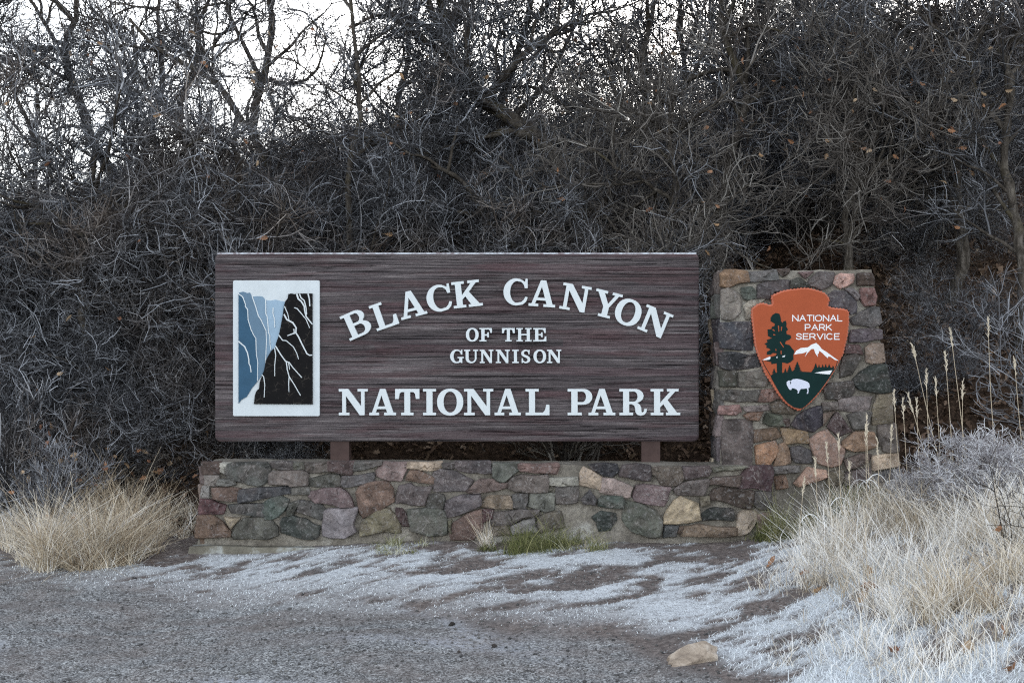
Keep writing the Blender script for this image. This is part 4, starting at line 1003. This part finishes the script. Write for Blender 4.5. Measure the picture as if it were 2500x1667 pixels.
class Bush:
    def __init__(self, *a, **k):
        (v0, q0, t0), (v, q, t_), self.tips = bush_mesh(*a, **k)
        self.stem = new_mesh('stems', v0, quads=q0, attrs={'tint': t0}); self.tw = new_mesh('twigs', v, quads=q, attrs={'tint': t_})
        self.cache = {}; self.rad = float(np.percentile(np.hypot(v[:, 0], v[:, 1]), 99.7)); self.top = float(np.percentile(v[:, 2], 99.5))
    def mesh(self, which, mat):
        key = (which, mat)
        if key not in self.cache:
            src = self.stem if which == 'stems' else self.tw
            me = src if not src.materials else src.copy()
            me.materials.clear(); me.materials.append(MATS[mat]); self.cache[key] = me
        return self.cache[key]
def put_bush(b, name, label, x, y, rz, sc, mat, cat='shrub', group=None, sz=None):
    z = float(ground_z(x, y))
    if x < -2.6: sc = min(sc, max((-2.70 - x) / b.rad, (y - .3) / b.rad) * .97)      # keeps clear of the board
    r = tag(empty(name, (x, y, z)), label, cat, group)
    r.rotation_euler[2] = rz; r.scale = (sc, sc, sz or sc)
    for w in ('stems', 'twigs'):
        o = bpy.data.objects.new(w, b.mesh(w, mat)); COL.objects.link(o); o.parent = r
    return r
B = [Bush(101, 9, 1.9, 1.0), Bush(102, 11, 2.2, .8), Bush(103, 8, 1.7, 1.25, wig=.2), Bush(104, 12, 2.0, 1.0, wig=.2), Bush(105, 10, 1.8, 1.1, bias=.05)]
Bup = Bush(106, 16, 1.0, .55, n1=5, n2=4, n3=3, wig=.09, up=.06, bias=.1)
Bsp = Bush(108, 7, 1.0, .6, n1=3, n2=3, n3=2, wig=.12, up=.03, bias=-.1)
Bfr = Bush(107, 22, .62, 1.35, n1=7, n2=7, n3=6, wig=.2, up=.05, bias=.15, fine=.8)
def X(px, Y): return (px - 1250) / F * (Y + 10.4)
gs = 'shrubs along the front of the thicket'
put_bush(Bup, 'upright_shrub', 'pale grey upright shrub behind the dry grass at the lower left', X(125, .15), .15, 0, .95, 'twig_pale', group=gs)
put_bush(Bup, 'upright_shrub', 'thin grey shrub at the left picture edge above the dry grass', X(15, .35), .35, 2.1, 1.1, 'twig', group=gs)
put_bush(B[2], 'tangled_shrub', 'tangled grey shrub reaching the left end of the stone wall', X(340, .95), .95, .4, .62, 'twig', group=gs)
put_bush(B[0], 'tangled_shrub', 'brownish tangled shrub between dry grass and thicket at the left', X(270, .9), .9, 1.4, .85, 'twig_brown', group=gs)
put_bush(B[3], 'tangled_shrub', 'grey tangled shrub at the left picture edge', X(60, 1.1), 1.1, 2.2, .9, 'twig', group=gs)
put_bush(Bup, 'upright_shrub', 'pale tan shoots standing just above the middle of the sign', X(1385, 1.1), 1.1, .9, 1.2, 'twig_brown', group=gs)
put_bush(Bfr, 'frosted_shrub', 'low frosted shrub mound on the bank at the right edge', 3.12, -1.40, .5, 1.0, 'twig_frost', group='frosted shrubs on the bank', sz=.78)
put_bush(Bfr, 'frosted_shrub', 'small frosted shrub between the tall seed stalks and the frosted mound', 2.72, -.95, 2.5, .42, 'twig_frost', group='frosted shrubs on the bank', sz=.5)
put_bush(Bup, 'upright_shrub', 'frosted twigs of a shrub at the right edge beside the leaf-covered slope', X(2600, .3), .3, 1.2, 1.15, 'twig_pale', group='frosted shrubs on the bank')
put_bush(Bsp, 'sparse_shrub', 'dark thin shrub in the dry grass at the lower right edge', 2.86, -2.75, 3.2, .55, 'twig_brown', group='frosted shrubs on the bank')

# the tangle behind: nobody could count it
pts, rot, scl, idx = [], [], [], []
rs = np.random.default_rng(55)
def top_el(x_px):     # how high the tangle reaches in front of the sky (degrees above eye level)
    return np.interp(x_px, [-300, 0, 250, 600, 900, 1300, 1500, 1900, 2300, 2800], [6.6, 6.9, 7.6, 9.0, 9.8, 9.8, 9.4, 11.0, 13.5, 16])
tries = 0
while len(pts) < 310 and tries < 6000:
    tries += 1
    y = .75 + 12.6 * rs.random() ** 1.25
    x = rs.uniform(-1, 1) * (.40 * (y + 10.4) + .6)
    px = 1250 + x / (y + 10.4) * F
    if 1960 < px < 2480 and y < 3.6: continue
    if 1700 < px < 2100 and y < .95: continue
    g = float(ground_z(x, y))
    hmax = 1.32 + math.tan(R(float(top_el(px)))) * (y + 10.4) - g
    bi = int(rs.integers(0, 5))
    if 730 < px < 1500 and y < 2.7: continue
    s = min(hmax / B[bi].top * rs.uniform(.72, 1.22), rs.uniform(.75, 1.35))
    rp = B[bi].rad * s * .8 / (y + 10.4) * F
    if px + rp > 2050 and px - rp < 2440 and y < 3.7: continue
    if -2.9 - B[bi].rad * s < x < 3.2: s = min(s, (y - .32) / B[bi].rad)
    if s < .3: continue
    pts.append((x, y, g)); rot.append((rs.normal(0, .08), rs.normal(0, .08), rs.uniform(0, 6.28))); scl.append(s); idx.append(bi)
for kk in range(15):
    y = rs.uniform(9.5, 14.5); px = rs.uniform(420, 2700) if kk < 8 else rs.uniform(1250, 2200); x = (px - 1250) / F * (y + 10.4); g = float(ground_z(x, y)); bi = int(rs.integers(0, 5))
    el = float(np.interp(px, [300, 450, 700, 1300, 1500, 2000, 2600], [9, 12, 15.5, 15.5, 13.5, 16, 17]))
    s = (1.32 + math.tan(R(el)) * (y + 10.4) - g) / B[bi].top * rs.uniform(.8, 1.05)
    pts.append((x, y, g)); rot.append((rs.normal(0, .08), rs.normal(0, .08), rs.uniform(0, 6.28))); scl.append(min(s, 2.3)); idx.append(bi)
for _ in range(16):
    y = rs.uniform(1.3, 3.6); px = rs.uniform(2090, 2440); x = (px - 1250) / F * (y + 10.4)
    pts.append((x, y, float(ground_z(x, y)))); rot.append((0, 0, rs.uniform(0, 6.28))); scl.append(rs.uniform(.16, .34)); idx.append(int(rs.integers(0, 5)))
me = bpy.data.meshes.new('oak_thicket'); me.from_pydata(pts, [], [])
a = me.attributes.new('rot', 'FLOAT_VECTOR', 'POINT'); a.data.foreach_set('vector', np.array(rot, np.float32).ravel())
a = me.attributes.new('scl', 'FLOAT', 'POINT'); a.data.foreach_set('value', np.array(scl, np.float32))
a = me.attributes.new('idx', 'INT', 'POINT'); a.data.foreach_set('value', np.array(idx, np.int32))
thick = bpy.data.objects.new('oak_thicket', me); COL.objects.link(thick)
tag(thick, 'dense tangle of bare grey twigs covering the hillside behind the sign', 'thicket', kind='stuff')
ng = bpy.data.node_groups.new('thicket', 'GeometryNodeTree')
ng.interface.new_socket('Geometry', in_out='INPUT', socket_type='NodeSocketGeometry'); ng.interface.new_socket('Geometry', in_out='OUTPUT', socket_type='NodeSocketGeometry')
N_ = ng.nodes; Lk = ng.links
gi = N_.new('NodeGroupInput'); go = N_.new('NodeGroupOutput'); iop = N_.new('GeometryNodeInstanceOnPoints')
jg = N_.new('GeometryNodeJoinGeometry')
src = []
# one real, visible shrub of each shape is the source for its copies in the tangle
for i, (b, px, y, lab) in enumerate(((B[0], 700, 2.0, 'tangled shrub behind the sign, second from its left end'), (B[1], 1000, 1.9, 'tangled shrub hidden low behind the middle of the sign'), (B[2], 1280, 2.1, 'wide tangled shrub behind the sign, right of its middle'),
                                     (B[3], 1560, 1.9, 'tangled shrub behind the right half of the sign'), (B[4], 560, 1.8, 'grey tangled shrub behind the left end of the sign'))):
    r = put_bush(b, 'tangled_shrub', lab, X(px, y), y, i * 1.1, min(.95, (y - .32) / b.rad), 'twig', group=gs)
    src.append([c for c in r.children if c.name.startswith('twigs')][0])
for o in reversed(src):
    n = N_.new('GeometryNodeObjectInfo'); n.inputs['Object'].default_value = o; n.transform_space = 'ORIGINAL'; n.inputs['As Instance'].default_value = False
    g2 = N_.new('GeometryNodeGeometryToInstance')
    Lk.new(n.outputs['Geometry'], g2.inputs[0]); Lk.new(g2.outputs[0], jg.inputs[0])
def nattr(name, typ):
    n = N_.new('GeometryNodeInputNamedAttribute'); n.data_type = typ; n.inputs['Name'].default_value = name; return n.outputs['Attribute']
Lk.new(gi.outputs[0], iop.inputs['Points']); Lk.new(jg.outputs[0], iop.inputs['Instance'])
iop.inputs['Pick Instance'].default_value = True
Lk.new(nattr('idx', 'INT'), iop.inputs['Instance Index']); Lk.new(nattr('rot', 'FLOAT_VECTOR'), iop.inputs['Rotation']); Lk.new(nattr('scl', 'FLOAT'), iop.inputs['Scale'])
Lk.new(iop.outputs[0], go.inputs[0])
thick.modifiers.new('tangle', 'NODES').node_group = ng

# ------------------------------------------------------------------ oak leaves
def leaf_mesh(seed, size=1.0, curl=.25):
    rs = np.random.default_rng(seed)
    half = [(0, .0), (.03, .10), (.16, .20), (.10, .28), (.26, .42), (.15, .50), (.30, .64), (.18, .72), (.22, .86), (.08, .95), (0, 1.0)]
    V, P = [], []
    for x, y in half:
        cz = curl * (y - .5) ** 2 + rs.normal(0, .015)
        V += [(-x * rs.uniform(.85, 1.15), y - .5, cz + abs(x) * rs.uniform(.1, .5)), (0, y - .5, cz), (x * rs.uniform(.85, 1.15), y - .5, cz + abs(x) * rs.uniform(.1, .5))]
    for i in range(len(half) - 1):
        a = i * 3; P += [(a, a + 1, a + 4, a + 3), (a + 1, a + 2, a + 5, a + 4)]
    V += [(-.012, -.5, 0), (.012, -.5, 0), (.012, -.72, .03), (-.012, -.72, .03)]; k = len(half) * 3
    P.append((k, k + 1, k + 2, k + 3))
    V = np.array(V) * size
    me = new_mesh('leaf', V, polys=P); me.materials.append(MATS['oak_leaf'])
    return me
LEAF = [leaf_mesh(i, 1, c) for i, c in enumerate((.3, .7, -.5, 1.0))]
LC = [(.33, .17, .09), (.42, .27, .15), (.26, .13, .08), (.48, .36, .24), (.36, .20, .12)]
rs = np.random.default_rng(77)
nl = 0
for root, crown, tips, alltips in TREES:
    d = alltips - CAM; px = 1250 + d[:, 0] / d[:, 1] * F; py = 880 - d[:, 2] / d[:, 1] * F
    ok = np.where((px > 10) & (px < 2490) & (py > 60) & (py < 620) & (d[:, 1] < np.median(d[:, 1])))[0]
    if not len(ok): continue
    k = 20 if px[ok].mean() > 1500 else 9
    for j in rs.choice(ok, min(k, len(ok)), replace=False):
        o = bpy.data.objects.new('leaf', LEAF[int(rs.integers(0, 4))]); COL.objects.link(o); o.parent = crown
        o.location = alltips[j] - wloc(crown); o.rotation_euler = rs.uniform(0, 6.28, 3); s = rs.uniform(.042, .08); o.scale = (s, s, s)
        o.color = (*LC[int(rs.integers(0, 5))], 1)
for o_ in [o_ for o_ in bpy.data.objects if o_.get('category') == 'shrub' and not o_.name.startswith('frosted')]:
    tw = [c_ for c_ in o_.children if c_.name.startswith('twigs')][0]; me_ = tw.data
    for j in range(26 if o_.location.x < -1.9 else 3):
        vv = me_.vertices[int(rs.integers(len(me_.vertices) // 4, len(me_.vertices)))].co
        o = bpy.data.objects.new('leaf', LEAF[int(rs.integers(0, 4))]); COL.objects.link(o); o.parent = tw
        o.location = vv; o.rotation_euler = rs.uniform(0, 6.28, 3); s = rs.uniform(.05, .08) / o_.scale[0]; o.scale = (s, s, s); o.color = (*LC[int(rs.integers(0, 5))], 1)
# fallen leaves on the frosted bank
def gpoint(px, py):
    d = ray(px, py); t = 5.0
    for _ in range(400):
        p = CAM + d * t
        if p[2] <= float(ground_z(p[0], p[1])): break
        t += .02
    return p
FL = [(1883,1386,'small rusty oak leaf on the frosted grass nearest the stone wall end'), (1935,1408,'curled brown oak leaf lying at the left foot of the tall frosted grass'), (1962,1412,'pale tan oak leaf beside a curled brown one in the frosted grass'),
      (2105,1478,'large rusty oak leaf cluster leaf on the frosted bank'), (2128,1448,'brown oak leaf standing behind the large rusty one on the bank'), (2150,1462,'folded brown oak leaf right of the large rusty one'),
      (2120,1412,'red-brown oak leaf half hidden in the tall grass'), (2178,1608,'faded pink oak leaf in the frost near the bottom edge'), (2362,1608,'dark red oak leaf at the lower right'), (2455,1565,'rusty oak leaf at the right edge above the corner'),
      (2470,1650,'large tan oak leaf standing in the lower right corner'), (2002,1455,'pale oak leaf flat on frosted grass'), (2440,1215,'tan oak leaf under the frosted shrub mound')]
for i, (px, py, lab) in enumerate(FL):
    p = gpoint(px, py)
    o = bpy.data.objects.new('fallen_leaf', LEAF[i % 4]); COL.objects.link(o)
    o.location = p + np.array([0, 0, .035]); o.rotation_euler = (rs.normal(0, .6) + .5, rs.normal(0, .5), rs.uniform(0, 6.28)); s = rs.uniform(.085, .12); o.scale = (s, s, s)
    o.color = (*LC[i % 5], 1)
    tag(o, lab, 'leaf', 'fallen oak leaves on the bank')
# leaf litter on the slope: one mass
def scatter_leaves(n, xf, yf, seed):
    rs = np.random.default_rng(seed)
    x, y = xf(rs, n), yf(rs, n)
    z = ground_z(x, y) + rs.uniform(.0, .05, n)
    half = np.array([(0, -.5), (.22, -.22), (.10, -.08), (.28, .12), (.14, .26), (0, .5), (-.16, .24), (-.27, .10), (-.11, -.10), (-.2, -.24)])
    k = len(half); cz = np.where(np.abs(half[:, 0]) > .15, .12, 0.0)
    loc = np.column_stack([half, cz]); loc = np.vstack([loc, [[0, 0, -.03]]])
    s = rs.uniform(.05, .10, n); a = rs.uniform(0, 6.28, n); tx = rs.normal(0, .5, n); ty = rs.normal(.3, .5, n)
    ca, sa = np.cos(a), np.sin(a)
    P = loc[None] * s[:, None, None]
    X_ = P[..., 0]; Y_ = P[..., 1]; Z_ = P[..., 2]
    Z2 = Z_ + X_ * tx[:, None] + Y_ * ty[:, None]
    V = np.stack([X_ * ca[:, None] - Y_ * sa[:, None] + x[:, None], X_ * sa[:, None] + Y_ * ca[:, None] + y[:, None], Z2 + z[:, None]], -1)
    b = np.arange(n)[:, None] * (k + 1)
    T = np.stack([np.stack([b[:, 0] + i, b[:, 0] + (i + 1) % k, b[:, 0] + k], 1) for i in range(k)], 1).reshape(-1, 3)
    tint = np.repeat(np.clip(rs.beta(2, 2.4, n), 0, 1), k + 1)
    return V.reshape(-1, 3), T, tint
v1, t1, c1 = scatter_leaves(7000, lambda r, n: r.uniform(1.6, 5.2, n), lambda r, n: r.uniform(.1, 4.6, n), 5)
v2, t2, c2 = scatter_leaves(7000, lambda r, n: r.uniform(-5.5, 2.2, n), lambda r, n: .2 + 3.5 * r.random(n) ** 1.4, 6)
lo = obj('leaf_litter', np.concatenate([v1, v2]), MATS['litter'], tris=np.concatenate([t1, t2 + len(v1)]), origin=(0, 0, 0), attrs={'tint': np.concatenate([c1, c2])})
tag(lo, 'brown fallen oak leaves carpeting the slope beneath the thicket', 'leaf litter', kind='stuff')

# ------------------------------------------------------------------ grasses
def blades(x, y, h, w, seed, lean=(0, 0), spread=.35, bend=.5, K=4, base_z=None, tint=None):
    rs = np.random.default_rng(seed); n = len(x)
    z = ground_z(x, y) - .01 if base_z is None else base_z
    a = rs.uniform(0, 6.28, n); sp = np.abs(rs.normal(0, spread, n)) * np.where(rs.random(n) < .18, 2.6, 1)
    d = np.stack([np.cos(a) * sp + lean[0], np.sin(a) * sp + lean[1], np.ones(n)], 1); d /= np.linalg.norm(d, axis=1, keepdims=True)
    bd = rs.normal(0, bend, (n, 3)); bd[:, 2] = -np.abs(rs.normal(0, bend * .7, n))
    t = np.linspace(0, 1, K)[None, :, None]
    P = np.stack([x, y, z], 1)[:, None] + h[:, None, None] * (d[:, None] * t + bd[:, None] * t ** 2 * .5)
    f = rs.uniform(0, 6.28, n); sd_ = np.stack([np.cos(f), np.sin(f) * .6, np.zeros(n)], 1)[:, None]
    wd = (w[:, None] * np.linspace(1, .25, K)[None])[:, :, None]
    V = np.stack([P - sd_ * wd / 2, P + sd_ * wd / 2], 2)          # n,K,2,3
    idx = np.arange(n * K * 2).reshape(n, K, 2)
    Q = np.stack([idx[:, :-1, 0], idx[:, :-1, 1], idx[:, 1:, 1], idx[:, 1:, 0]], -1).reshape(-1, 4)
    tn = np.repeat(np.clip(rs.beta(2.2, 2, n) if tint is None else tint, 0, 1), K * 2)
    return V.reshape(-1, 3), Q, tn
# short frosted turf in streaks
rs = np.random.default_rng(91)
n = 520000
x = rs.uniform(-4.2, 4.4, n); y = rs.uniform(-5.0, -.36, n)
dep = y + 10.4; keep = (np.abs(x) < .385 * dep) & (rs.random(n) < frost(x, y) * np.interp(dep, [5.5, 8, 10], [1, .8, .62])); x, y = x[keep], y[keep]
x, y = x[:170000], y[:170000]; n = len(x)
hh = rs.uniform(.007, .019, n) * (1 + 2.6 * sstep(1.1, 2.2, x - .25 * (y + 1.5)) * rs.uniform(.3, 1.5, n))
v, q, t_ = blades(x, y, hh, rs.uniform(.0025, .005, n), 92, lean=(.4, .25), spread=2.6, bend=.8, K=3, base_z=ground_z(x, y) + (fbm(x * 9, y * 9, 81, 3) - .5) * .022 + .006)
tag(obj('frosted_turf', v, MATS['grass_rime'], quads=q, origin=(0, 0, 0), attrs={'tint': t_}), 'short flattened grass white with frost in streaks before the wall', 'grass', kind='stuff')
# tall frosted grass on the right bank
rs = np.random.default_rng(93)
n = 90000
x = rs.uniform(1.2, 4.6, n); y = rs.uniform(-4.6, -.35, n)
edge = np.interp(y, [-4.6, -3.4, -2.6, -1.8, -1.0, -.3], [1.15, 1.35, 1.55, 1.62, 1.78, 2.1])
tl_ = sstep(-.08, .5, x - edge + (fbm(x * 2, y * 2, 95, 3) - .5) * .8) 
clump = sstep(.36, .55, fbm(x * 3.5, y * 3.5, 97, 2))
keep = (rs.random(n) < tl_ * (.15 + .85 * clump) * np.interp(y, [-4.6, -3.2, -2.2], [.22, .28, .42])) & (np.abs(x) < .40 * (y + 10.4)); x, y = x[keep], y[keep]; n = len(x)
tl_ = tl_[keep]; cl = clump[keep]
hh = (.10 + .27 * tl_ * (.35 + .65 * cl)) * rs.uniform(.5, 1.3, n) * np.interp(y, [-4.6, -3.2, -2.4], [.5, .62, 1])
warm = fbm(x * 1.8, y * 1.8, 99, 2)
tn = np.clip(rs.beta(2.4, 2.0, n) - .04 - .42 * sstep(.48, .66, warm), 0, 1)
v, q, t_ = blades(x, y, hh, rs.uniform(.003, .0065, n), 94, lean=(-.06, -.05), spread=.55, bend=.75, K=5, tint=tn)
tag(obj('tall_frosted_grass', v, MATS['grass_frost'], quads=q, origin=(0, 0, 0), attrs={'tint': t_}), 'tall pale frosted grass covering the bank at the lower right', 'grass', kind='stuff')
# dry tussocks
def tussock(label, x0, y0, rad, h, n, seed, mat='grass_straw', group='dry grass tussocks', lean=(0, 0), spread=.55, bend=.75, tb=0.0, name='grass_tussock', cat='grass', w=(.0035, .0075)):
    rs = np.random.default_rng(seed)
    n = int(n * .66); ns_ = max(3, int(rad * 48))
    cr_ = rad * np.sqrt(rs.random(ns_)); ca_ = rs.uniform(0, 6.28, ns_); cx_ = x0 + cr_ * np.cos(ca_); cy_ = y0 + cr_ * np.sin(ca_) * .8
    ch_ = rs.uniform(.3, 1.12, ns_); cl_ = rs.normal(0, .38, (ns_, 2)); ct_ = rs.normal(0, .14, ns_)
    k_ = rs.integers(0, ns_, n); jr = .035 + .12 * rad
    x = cx_[k_] + rs.normal(0, jr * .5, n); y = cy_[k_] + rs.normal(0, jr * .5, n)
    v, q, t_ = blades(x, y, h * ch_[k_] * rs.uniform(.45, 1.12, n), rs.uniform(w[0], w[1], n), seed + 1, lean=(lean[0] + cl_[k_, 0], lean[1] + cl_[k_, 1]), spread=spread * .8, bend=bend, K=5, tint=rs.beta(2.2, 2, n) + tb + ct_[k_])
    return tag(obj(name, v, MATS[mat], quads=q, attrs={'tint': t_}, origin=(x0, y0, float(ground_z(x0, y0)))), label, cat, group)
for i, (px, py, rad, h, n, tb, lab) in enumerate((
    (30, 1330, .30, .40, 1700, .22, 'frosted pale grass tussock at the left picture edge'), (120, 1370, .22, .36, 1500, .16, 'pale dry grass tussock second from the left edge'),
    (185, 1385, .24, .72, 2300, .0, 'tallest straw coloured tussock of the clump at the lower left'), (255, 1375, .22, .64, 1900, .0, 'straw tussock in the middle of the lower left clump'),
    (320, 1350, .20, .62, 1700, -.04, 'golden tussock at the right of the lower left clump'), (225, 1300, .30, .72, 1900, -.1, 'brownish tussock at the back of the lower left clump'), (90, 1290, .30, .44, 1600, .18, 'frosted tussock at the back left of the lower left clump'),
    (420, 1310, .13, .34, 600, .08, 'small tussock beside the left end of the stone wall'), (455, 1275, .14, .30, 600, .1, 'thin pale tussock touching the left end of the stone wall'), (375, 1290, .18, .48, 700, .02, 'sparse brown tussock between the big clump and the wall'))):
    p = gpoint(px, py)
    tussock(lab, p[0], p[1], rad, h, n, 200 + i * 3, tb=tb)
for i, (px, py, rad, h, n, tb, lab) in enumerate((
    (2090, 1400, .16, .30, 700, .1, 'straw tussock in the frosted grass right of the wall end'), (2330, 1500, .22, .40, 1500, -.05, 'big golden tussock at the lower right'), (2420, 1330, .24, .40, 1500, -.02, 'golden tussock below the frosted shrub mound'),
    (2210, 1500, .14, .24, 700, .05, 'small straw tussock left of the big golden one at the lower right'), (2480, 1420, .2, .38, 900, -.08, 'golden tussock at the right picture edge'))):
    p = gpoint(px, py)
    tussock(lab, p[0], p[1], rad, h, n, 300 + i * 3, tb=tb + .15, group='dry grass tussocks on the right bank', mat='grass_frost' if i in (0, 3) else 'grass_straw')
ggr = 'green grass tufts at the foot of the stone work'
for i, (px, Yg, rad, h, n, tb, sp, lab, tmat) in enumerate((
    (1320, -.52, .40, .27, 3600, -.02, .9, 'drooping green grass tuft against the middle of the stone wall', 'grass_green'), (1888, -.56, .10, .46, 700, .05, .25, 'upright yellow green tuft at the right end of the stone wall', 'grass_green'),
    (1925, -.50, .24, .26, 1600, -.05, .8, 'dark green grass spilling from the corner of wall and pillar', 'grass_green'), (1185, -.50, .06, .24, 200, .1, .4, 'thin straw tuft at the wall foot left of the drooping green tuft', 'grass_straw'),
    (965, -.52, .26, .13, 900, .2, .7, 'low grey green grass along the wall foot left of the middle', 'grass_green'), (2100, -.45, .22, .36, 1200, .0, .5, 'olive grass at the foot of the stone pillar', 'grass_green'), (1440, -.48, .12, .08, 250, .15, .8, 'sparse short grass at the wall foot right of the green tuft', 'grass_straw'))):
    tussock(lab, X(px, Yg), Yg, rad, h, n, 400 + i * 3, mat=tmat, group=ggr, spread=sp, bend=.7 if sp > .5 else .4, tb=tb, name='grass_tuft', w=(.003, .005))
# seed stalks standing over the bank
def stalk(px0, py0, px1, py1, Y, label, seed, head=.13):
    rs = np.random.default_rng(seed)
    b = at(px0, py0, Y); b[2] = float(ground_z(b[0], Y)); tip = at(px1, py1, Y) + np.array([0, rs.normal(0, .04), 0])
    P = resample([b, b * .5 + tip * .5 + np.array([rs.normal(0, .01), 0, 0]), tip], 10)[None]
    v, q = tubes(P, np.linspace(.0030, .0014, 10)[None], 4); tn = np.full(len(v), .45)
    root = tag(empty('seed_stalk', b), label, 'grass stalk', 'tall seed stalks by the pillar')
    obj('stem', v, MATS['grass_straw'], root, quads=q, attrs={'tint': tn}, origin=b)
    L = np.linalg.norm(tip - b); n = 26
    S_, R_ = shoots(rs, P, n, 1 - head / L, 1.0, (.2, .55), .026, 3, .1, .0, .0030, .0016)
    v, q = tubes(S_, R_, 3); obj('seed_head', v, MATS['grass_straw'], root, quads=q, attrs={'tint': np.full(len(v), .62)}, origin=tip)
    if rs.random() < .75:
        k = P[0, int(rs.integers(2, 5))]; s_ = rs.choice([-1, 1])
        cur = np.array([k, k + [s_ * .03, 0, .06], k + [s_ * .08, 0, .075], k + [s_ * .13, 0, .03], k + [s_ * .15, 0, -.04]])
        v, q = tubes(resample(cur, 8)[None], np.linspace(.004, .0015, 8)[None], 3); obj('leaf_blade', v, MATS['grass_frost'], root, quads=q, attrs={'tint': np.full(len(v), .9)}, origin=k)
for i, (a, b, c, d, lab) in enumerate(((2320,1130,2230,840,'leftmost tall leaning seed stalk against the leaf-covered slope'), (2370,1090,2315,805,'tall seed stalk with a drooping head over the leaf-covered slope'), (2335,1090,2308,862,'seed stalk close left of the drooping one'),
    (2440,1045,2413,780,'tallest seed stalk near the right edge'), (2505,1010,2476,878,'seed stalk at the right picture edge'), (2210,1180,2187,960,'thin seed stalk just right of the pillar edge'), (2222,1180,2205,978,'second thin seed stalk right of the pillar edge'),
    (2290,1140,2215,962,'leaning golden seed stalk between pillar and tall stalks'), (2255,1130,2243,975,'short golden seed stalk beside the leaning one'), (2297,1120,2283,925,'slim seed stalk in the middle of the stalks'),
    (2130,1230,2117,1015,'pair of seed stalks in front of the pillar, right one'), (2120,1230,2112,1040,'pair of seed stalks in front of the pillar, left one'), (2060,1250,2048,1060,'seed stalk before the salmon stones of the pillar'), (1998,1240,1990,1120,'short seed stalk left of the pillar middle'),
    (1950,1260,1962,1165,'shortest seed stalk near the wall end'), (2085,1240,2072,1130,'bent seed stalk among those before the pillar'), (2030,1250,2022,1085,'slim seed stalk before the ochre stones of the pillar'), (2148,1220,2140,1070,'seed stalk before the right foot of the pillar'), (2165,1210,2172,1040,'seed stalk leaning right at the pillar corner'), (2270,1130,2262,905,'straight seed stalk left of the slim middle one'), (2350,1090,2352,930,'short upright seed stalk right of the drooping one'))):
    stalk(a, b, c, d, -.75 - .25 * ((i * 37) % 5) / 5, lab, 500 + i)

# ------------------------------------------------------------------ boulder, pebbles
def rock(name, c, size, seed, mat, rz=0, color=None, sub=3, label=None, cat=None, group=None, amp=.35):
    import bmesh
    bm = bmesh.new(); bmesh.ops.create_icosphere(bm, subdivisions=sub, radius=1.0)
    V = np.array([v.co[:] for v in bm.verts]); Fc = [[v.index for v in f.verts] for f in bm.faces]; bm.free()
    rs = np.random.default_rng(seed)
    for _ in range(20):       # chop flat facets
        d = rs.normal(0, 1, 3); d /= np.linalg.norm(d); k = rs.uniform(.5, .85); e = V @ d
        V = V - np.outer(np.maximum(e - k, 0), d) * .97
    V += (fbm(V[:, 0] * 3 + seed, V[:, 1] * 3 + V[:, 2] * 2, seed, 3)[:, None] - .5) * V * amp
    V = V * np.array(size)
    ca, sa = math.cos(rz), math.sin(rz); V = V @ np.array([[ca, sa, 0], [-sa, ca, 0], [0, 0, 1]])
    o = obj(name, V + np.array(c), MATS[mat], polys=Fc, smooth=True, origin=np.array(c) - [0, 0, size[2] * .6], color=color)
    return tag(o, label, cat, group)
p = gpoint(1708, 1625)
bo = rock('boulder', p + np.array([0, .10, .012]), (.205, .12, .082), 27, 'boulder', rz=.2, label='tan boulder lying on the gravel edge of the frosted bank', cat='boulder', sub=4)
bo.rotation_euler = (0, -.30, 0); bo.data.set_sharp_from_angle(angle=R(16))
for i, (px, py, s, lab) in enumerate(((165, 1441, .024, 'round grey pebble on the gravel at the left'), (1103, 1527, .022, 'dark pebble in the middle of the gravel'), (597, 1645, .024, 'grey pebble at the bottom edge left of the middle'), (1207, 1580, .018, 'small flat dark pebble right of the middle one'), (1120, 1593, .012, 'tiny black pebble below the middle one'))):
    p = gpoint(px, py)
    rock('pebble', p + np.array([0, 0, s * .5]), (s * 1.2, s, s * .8), 30 + i, 'field_stone', rz=i, color=srgb(*((120, 122, 122) if i in (0, 2) else (58, 54, 52))), sub=2, label=lab, cat='pebble', group='loose pebbles on the gravel')
rs = np.random.default_rng(61)
n = 26000
x = rs.uniform(-3.6, 2.6, n); y = -5.0 + 4.2 * rs.random(n)
okk = (rs.random(n) > frost(x, y) * .9) & (np.abs(x) < .385 * (y + 10.4)) & (x < 1.3 + .3 * rs.random(n)); x, y = x[okk], y[okk]; n = len(x)
oc = np.array([(1,0,0),(-1,0,0),(0,1,0),(0,-1,0),(0,0,1),(0,0,-1)], float); of = np.array([(0,2,4),(2,1,4),(1,3,4),(3,0,4),(2,0,5),(1,2,5),(3,1,5),(0,3,5)])
s = .0028 + .009 * rs.random(n) ** 5
V = oc[None] * s[:, None, None] * rs.uniform(.6, 1.4, (n, 6, 1))
an = rs.uniform(0, 6.28, n); ca, sa = np.cos(an)[:, None], np.sin(an)[:, None]
V = np.stack([V[..., 0] * ca - V[..., 1] * sa + x[:, None], V[..., 0] * sa + V[..., 1] * ca + y[:, None], V[..., 2] * .7 + (ground_z(x, y) + (fbm(x * 9, y * 9, 81, 3) - .5) * .022 + s * .3)[:, None]], -1)
T = (of[None] + (np.arange(n) * 6)[:, None, None]).reshape(-1, 3)
tag(obj('gravel', V.reshape(-1, 3), MATS['pebble'], tris=T, origin=(0, 0, 0), attrs={'tint': np.repeat(rs.beta(2, 2.6, n), 6)}), 'fine loose gravel over the parking area', 'gravel', kind='stuff')
